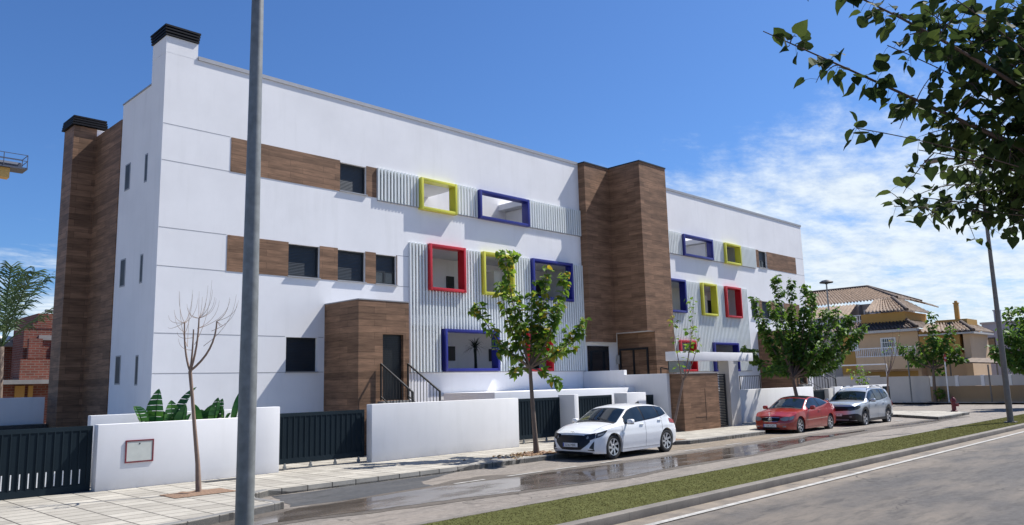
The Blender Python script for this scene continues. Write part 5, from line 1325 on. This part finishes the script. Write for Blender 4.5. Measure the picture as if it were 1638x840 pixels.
HATCH = dict(name='white_hatchback', paint='pwhite', L=4.04, W=1.775, R=.335, clear=.15, axles=(.83, 3.41), gap=.045,
    top=[(0, .735), (.12, .80), (.4, .885), (.8, .955), (1.05, .99), (1.12, 1.01), (1.72, 1.355), (1.95, 1.42), (2.3, 1.455), (2.7, 1.455), (3.1, 1.435), (3.45, 1.385), (3.64, 1.34), (3.70, 1.31), (3.90, 1.05), (4.0, .97), (4.04, .95)],
    belt=[(0, .70), (.15, .74), (.4, .80), (.8, .865), (1.3, .905), (2.2, .955), (2.8, 1.0), (3.2, 1.05), (3.5, 1.12), (3.7, 1.06), (4.04, .90)],
    yr=[(0, .80), (.4, .84), (.9, .88), (1.1, .86), (1.75, .70), (2.2, .655), (3.0, .655), (3.5, .66), (3.75, .70), (3.95, .80), (4.04, .85)],
    crown=[(0, .02), (.5, .03), (1.0, .05), (1.2, .06), (1.75, .055), (2.5, .05), (3.4, .05), (3.8, .04), (4.04, .03)],
    plan=[(0, .84), (.08, .885), (.2, .93), (.4, .97), (.8, .995), (1.2, 1), (3.0, 1), (3.5, .99), (3.8, .95), (3.95, .91), (4.04, .87)],
    sec=[(.12, .945), (.22, .965), (.34, .972), (.40, .985), (.55, .995), (.64, 1.0), (.72, .985), (.80, .985), (.88, .965), (1.05, .93)],
    leanf=[(.1, .27), (.18, .19), (.24, .13), (.32, .11), (.45, .13), (.6, .16), (.72, .21), (.85, .26)], leanr=[(.1, .15), (.25, .03), (.5, .0), (.7, .02), (.9, .1), (1.1, .2)],
    sill=[(0, .19), (.4, .17), (.9, .17), (3.2, .18), (3.7, .22), (4.04, .28)], bulge=(.13, .10), dlo=(1.36, 3.52, .06, .93), panes=[(1.42, 2.28), (2.36, 3.06), (3.11, 3.46)], ws=(1.14, 1.74, .95), rw=(3.71, 3.88, .85),
    face=[('grille', 'gloss', [-.60, -.52, -.34, 0, .34, .52, .60], [.50, .42, .295, .285, .295, .42, .50], [.57, .655, .675, .68, .675, .655, .57], False, .006),
          ('lower_lip', 'carblack', [-.66, -.4, 0, .4, .66], [.175, .165, .165, .165, .175], [.225, .245, .25, .245, .225], False, .006),
          ('headlight', 'lampdark', [.42, .50, .60, .735], [.655, .58, .545, .60], [.685, .70, .715, .74], True, .010),
          ('running_light', 'lamp', [.50, .53, .56], [.585, .58, .60], [.62, .67, .625], True, .014), ('fog_recess', 'carblack', [.60, .66, .725], [.335, .325, .30], [.36, .45, .53], True, .006), ('bumper_slot', 'carblack', [.55, .735], [.285, .265], [.30, .30], True, .005)],
    flank=[('headlight', 'lampdark', [.0, .10, .25, .48], [.60, .62, .665, .785], [.735, .755, .785, .81], .008), ('running_light', 'lamp', [.05, .16, .3], [.65, .67, .70], [.70, .72, .745], .011), ('tail_light', 'lampred', [3.66, 3.8, 4.03], [.86, .84, .82], [.99, .975, .93], .008)],
    seams=(1.22, 2.33, 3.18), handles=(2.14, 3.06), hdrop=.075, mirror=1.42, hoodk=.90, rim=.225, spokes=7, twist=.55, spokew=.03, pair=(0, .16), plate=(0, .42, '5236 MRR'), tw=.19)
wc, cc_ = make_car(HATCH, (16.80, 14.45, 0), 'small white hatchback parked nearest the camera, between two young trees', 'car')
m_ = MB()   # oval badge with a slanted letter bar on the bonnet edge, roof fin
p = cc_.warp(0.02, 0, .735); ring = [(p.x - .012, .075 * math.cos(k * math.pi / 12), p.z + .005 + .036 * math.sin(k * math.pi / 12)) for k in range(25)]
m_.tube(ring, .006, 5); m_.bar((p.x - .012, .032, p.z - .022), (p.x - .012, .018, p.z + .03), .008); m_.bar((p.x - .012, -.018, p.z - .022), (p.x - .012, -.032, p.z + .03), .008); m_.bar((p.x - .012, .025, p.z), (p.x - .012, -.025, p.z + .008), .008)
m_.build('badge', M['chrome'], wc, local=True)
m_ = MB(); m_.add([(3.05, -.015, 1.435), (3.05, .015, 1.435), (3.28, .018, 1.41), (3.28, -.018, 1.41), (3.24, 0, 1.515)], [(0, 1, 4), (1, 2, 4), (2, 3, 4), (3, 0, 4)]); m_.build('roof_fin', M['carblack'], wc, local=True)

COUPE = dict(name='red_coupe', paint='pred', L=4.34, W=1.73, R=.315, clear=.14, axles=(.80, 3.515), gap=.04,
    top=[(0, .69), (.1, .75), (.4, .835), (.9, .915), (1.2, .945), (1.28, .96), (1.95, 1.30), (2.2, 1.375), (2.45, 1.395), (2.8, 1.375), (3.2, 1.315), (3.6, 1.22), (4.0, 1.10), (4.2, 1.06), (4.30, 1.02), (4.34, .95)],
    belt=[(0, .66), (.2, .71), (.5, .78), (1.0, .845), (1.5, .88), (2.3, .925), (2.8, .975), (3.2, 1.04), (3.5, 1.085), (3.9, 1.03), (4.34, .90)],
    yr=[(0, .74), (.4, .82), (.9, .86), (1.25, .85), (1.95, .68), (2.4, .64), (3.0, .63), (3.5, .65), (3.9, .74), (4.2, .82), (4.34, .82)],
    crown=[(0, .03), (.6, .045), (1.2, .055), (1.95, .055), (2.5, .05), (3.4, .05), (4, .04), (4.34, .03)],
    plan=[(0, .78), (.07, .84), (.2, .905), (.4, .95), (.8, .99), (1.2, 1), (3.2, 1), (3.7, .985), (4.0, .95), (4.2, .90), (4.34, .84)],
    sec=[(.12, .95), (.25, .975), (.36, .985), (.45, .995), (.58, 1.0), (.70, .99), (.80, .975), (.9, .95), (1.05, .93)],
    leanf=[(.1, .27), (.2, .17), (.3, .13), (.45, .135), (.55, .17), (.66, .22), (.8, .30)], leanr=[(.1, .15), (.25, .03), (.5, .0), (.7, .02), (.9, .06), (1.1, .1)],
    sill=[(0, .19), (.4, .17), (.9, .17), (3.2, .17), (3.9, .21), (4.34, .27)], bulge=(.17, .12), dlo=(1.55, 3.42, .06, .92), panes=[(1.62, 2.52), (2.60, 3.34)], ws=(1.31, 1.97, .95), rw=(3.25, 3.85, .9), sunroof=(2.06, 3.18, .93),
    face=[('grille', 'gloss', [-.36, -.30, 0, .30, .36], [.535, .50, .49, .50, .535], [.60, .625, .635, .625, .60], False, .008), ('grille_bar', 'chrome', [-.34, 0, .34], [.615, .635, .615], [.63, .65, .63], False, .014), ('grille_bar', 'chrome', [-.3, 0, .3], [.485, .474, .485], [.497, .486, .497], False, .014),
          ('lower_intake', 'carblack', [-.34, 0, .34], [.215, .205, .215], [.275, .28, .275], False, .006), ('headlight', 'lamp', [.38, .44, .52, .60, .665], [.545, .52, .50, .505, .54], [.60, .625, .65, .665, .655], True, .012), ('fog_light', 'lamp', [.46, .58], [.275, .28], [.315, .325], True, .010), ('bumper_strip', 'carblack', [-.66, 0, .66], [.395, .385, .395], [.402, .392, .402], False, .006)],
    flank=[('headlight', 'lamp', [.0, .08, .17, .22], [.53, .54, .58, .64], [.655, .675, .685, .67], .008), ('side_strip', 'chrome', [1.25, 3.12], [.49, .53], [.505, .545], .010), ('tail_light', 'lampred', [4.0, 4.15, 4.33], [.74, .74, .74], [.90, .88, .86], .008)],
    seams=(1.38, 2.62), handles=(2.46,), hdrop=.13, mirror=1.60, hoodk=.84, rim=.215, spokes=7, spokew=.035, pair=(0,), plate=(0, .335, '1206 CXC'), tw=.2)
rc, cr_ = make_car(COUPE, (28.55, 14.50, -.035), 'red coupe with a black glass roof parked in the middle of the row', 'car')
m_ = MB(); z0 = cr_.top(.1)
for k in range(3): a = math.pi / 2 + 2.094 * k; m_.bar((-.02, 0, .80), (-.02, .036 * math.cos(a), .80 + .036 * math.sin(a)), .009)
m_.tube([(-.02, .04 * math.cos(k * math.pi / 9), .80 + .04 * math.sin(k * math.pi / 9)) for k in range(19)], .005, 5); m_.tube([(-.02, 0, .70), (-.02, 0, .765)], .008, 6); m_.build('bonnet_star', M['chrome'], rc, local=True)
m_ = MB(); p = cr_.face(0, .565)
for k in range(3): a = math.pi / 2 + 2.094 * k; m_.bar((p.x - .02, 0, .565), (p.x - .02, .06 * math.cos(a), .565 + .06 * math.sin(a)), .012)
m_.tube([(p.x - .02, .066 * math.cos(k * math.pi / 9), .565 + .066 * math.sin(k * math.pi / 9)) for k in range(19)], .007, 5); m_.build('grille_star', M['chrome'], rc, local=True)
m_ = MB(); m_.tube([(4.16, -.56, 1.03), (4.13, -.50, 1.13), (4.13, 0, 1.16), (4.13, .50, 1.13), (4.16, .56, 1.03)], .022, 8); m_.build('tail_spoiler', M['pred'], rc, smooth=True, local=True)

SUV = dict(name='silver_suv', paint='psilver', L=4.34, W=1.82, R=.345, clear=.21, axles=(.84, 3.515), gap=.07,
    top=[(0, .97), (.08, 1.02), (.3, 1.06), (.8, 1.10), (1.10, 1.12), (1.18, 1.14), (1.72, 1.49), (1.9, 1.57), (2.3, 1.645), (3.0, 1.655), (3.6, 1.63), (3.98, 1.57), (4.06, 1.52), (4.24, 1.16), (4.31, 1.10), (4.34, 1.06)],
    belt=[(0, .90), (.2, .97), (.5, 1.01), (1.0, 1.03), (1.6, 1.045), (2.8, 1.08), (3.3, 1.13), (3.8, 1.22), (4.1, 1.16), (4.34, 1.0)],
    yr=[(0, .82), (.4, .87), (.9, .89), (1.15, .88), (1.72, .75), (2.2, .70), (3.2, .69), (3.8, .71), (4.1, .80), (4.34, .86)],
    crown=[(0, .02), (.5, .04), (1.1, .05), (1.7, .055), (2.5, .05), (3.6, .05), (4, .04), (4.34, .03)],
    plan=[(0, .85), (.07, .89), (.2, .94), (.4, .975), (.8, 1.0), (1.2, .99), (2.8, .985), (3.4, 1.0), (3.8, .985), (4.1, .94), (4.34, .88)],
    sec=[(.15, .95), (.3, .97), (.45, .98), (.6, .99), (.8, 1.0), (.92, .995), (1.05, .955), (1.2, .93)],
    leanf=[(.15, .18), (.25, .09), (.38, .02), (.5, 0), (.65, .01), (.8, .02), (.95, .06), (1.1, .16)], leanr=[(.15, .15), (.3, .04), (.5, .0), (.8, .02), (1.0, .05), (1.2, .12)],
    sill=[(0, .30), (.4, .25), (.9, .24), (3.2, .25), (3.8, .30), (4.34, .36)], bulge=(.10, .08), dlo=(1.40, 3.74, .06, .92), panes=[(1.47, 2.22), (2.29, 2.98), (3.10, 3.66)], ws=(1.20, 1.75, .95), rw=(4.07, 4.22, .85), clad=.11,
    face=[('grille', 'gloss', [-.50, 0, .50], [.72, .70, .72], [.885, .90, .885], False, .008), ('headlight', 'lampdark', [.50, .60, .775], [.72, .715, .745], [.885, .89, .90], True, .012), ('lower_bumper', 'carblack', [-.77, -.5, 0, .5, .77], [.33, .31, .31, .31, .33], [.60, .56, .52, .56, .60], False, .010), ('skid_plate', 'rim', [-.5, 0, .5], [.32, .315, .32], [.375, .385, .375], False, .02), ('fog_light', 'lamp', [.55, .63], [.44, .44], [.50, .50], True, .016)],
    flank=[('headlight', 'lampdark', [.0, .12, .34], [.75, .77, .83], [.905, .92, .93], .008), ('lower_bumper', 'carblack', [.0, .15, .40], [.33, .31, .30], [.60, .58, .50], .010), ('tail_light', 'lampred', [4.12, 4.33], [.80, .80], [1.02, 1.0], .008)],
    seams=(1.26, 2.26, 3.16), handles=(2.08, 2.98), hdrop=.14, mirror=1.45, hoodk=.9, rim=.225, spokes=5, spokew=.045, pair=(-.14, .14), plate=(0, .55, '4871 KTP'), tw=.215)
sc_, cs_ = make_car(SUV, (33.95, 14.18, -.08), 'silver sport utility car with roof rails at the far end of the parked row', 'car')
for sgn in (1, -1):
    m_ = MB(); pts = [(x, sgn * .585, cs_.top(x) + d - .035) for x, d in ((1.95, .0), (2.15, .06), (2.6, .085), (3.2, .085), (3.6, .06), (3.85, 0))]
    m_.tube(pts, .022, 7); m_.build('roof_rail', M['rim'], sc_, smooth=True, local=True)
    m_ = MB()
    for x in (2.35, 3.1): m_.tube([(x, sgn * .585, cs_.top(x) + .055), (x + .3, sgn * .585, cs_.top(x + .3) + .057)], .026, 7)
    m_.build('rail_insert', M['carblack'], sc_, local=True)
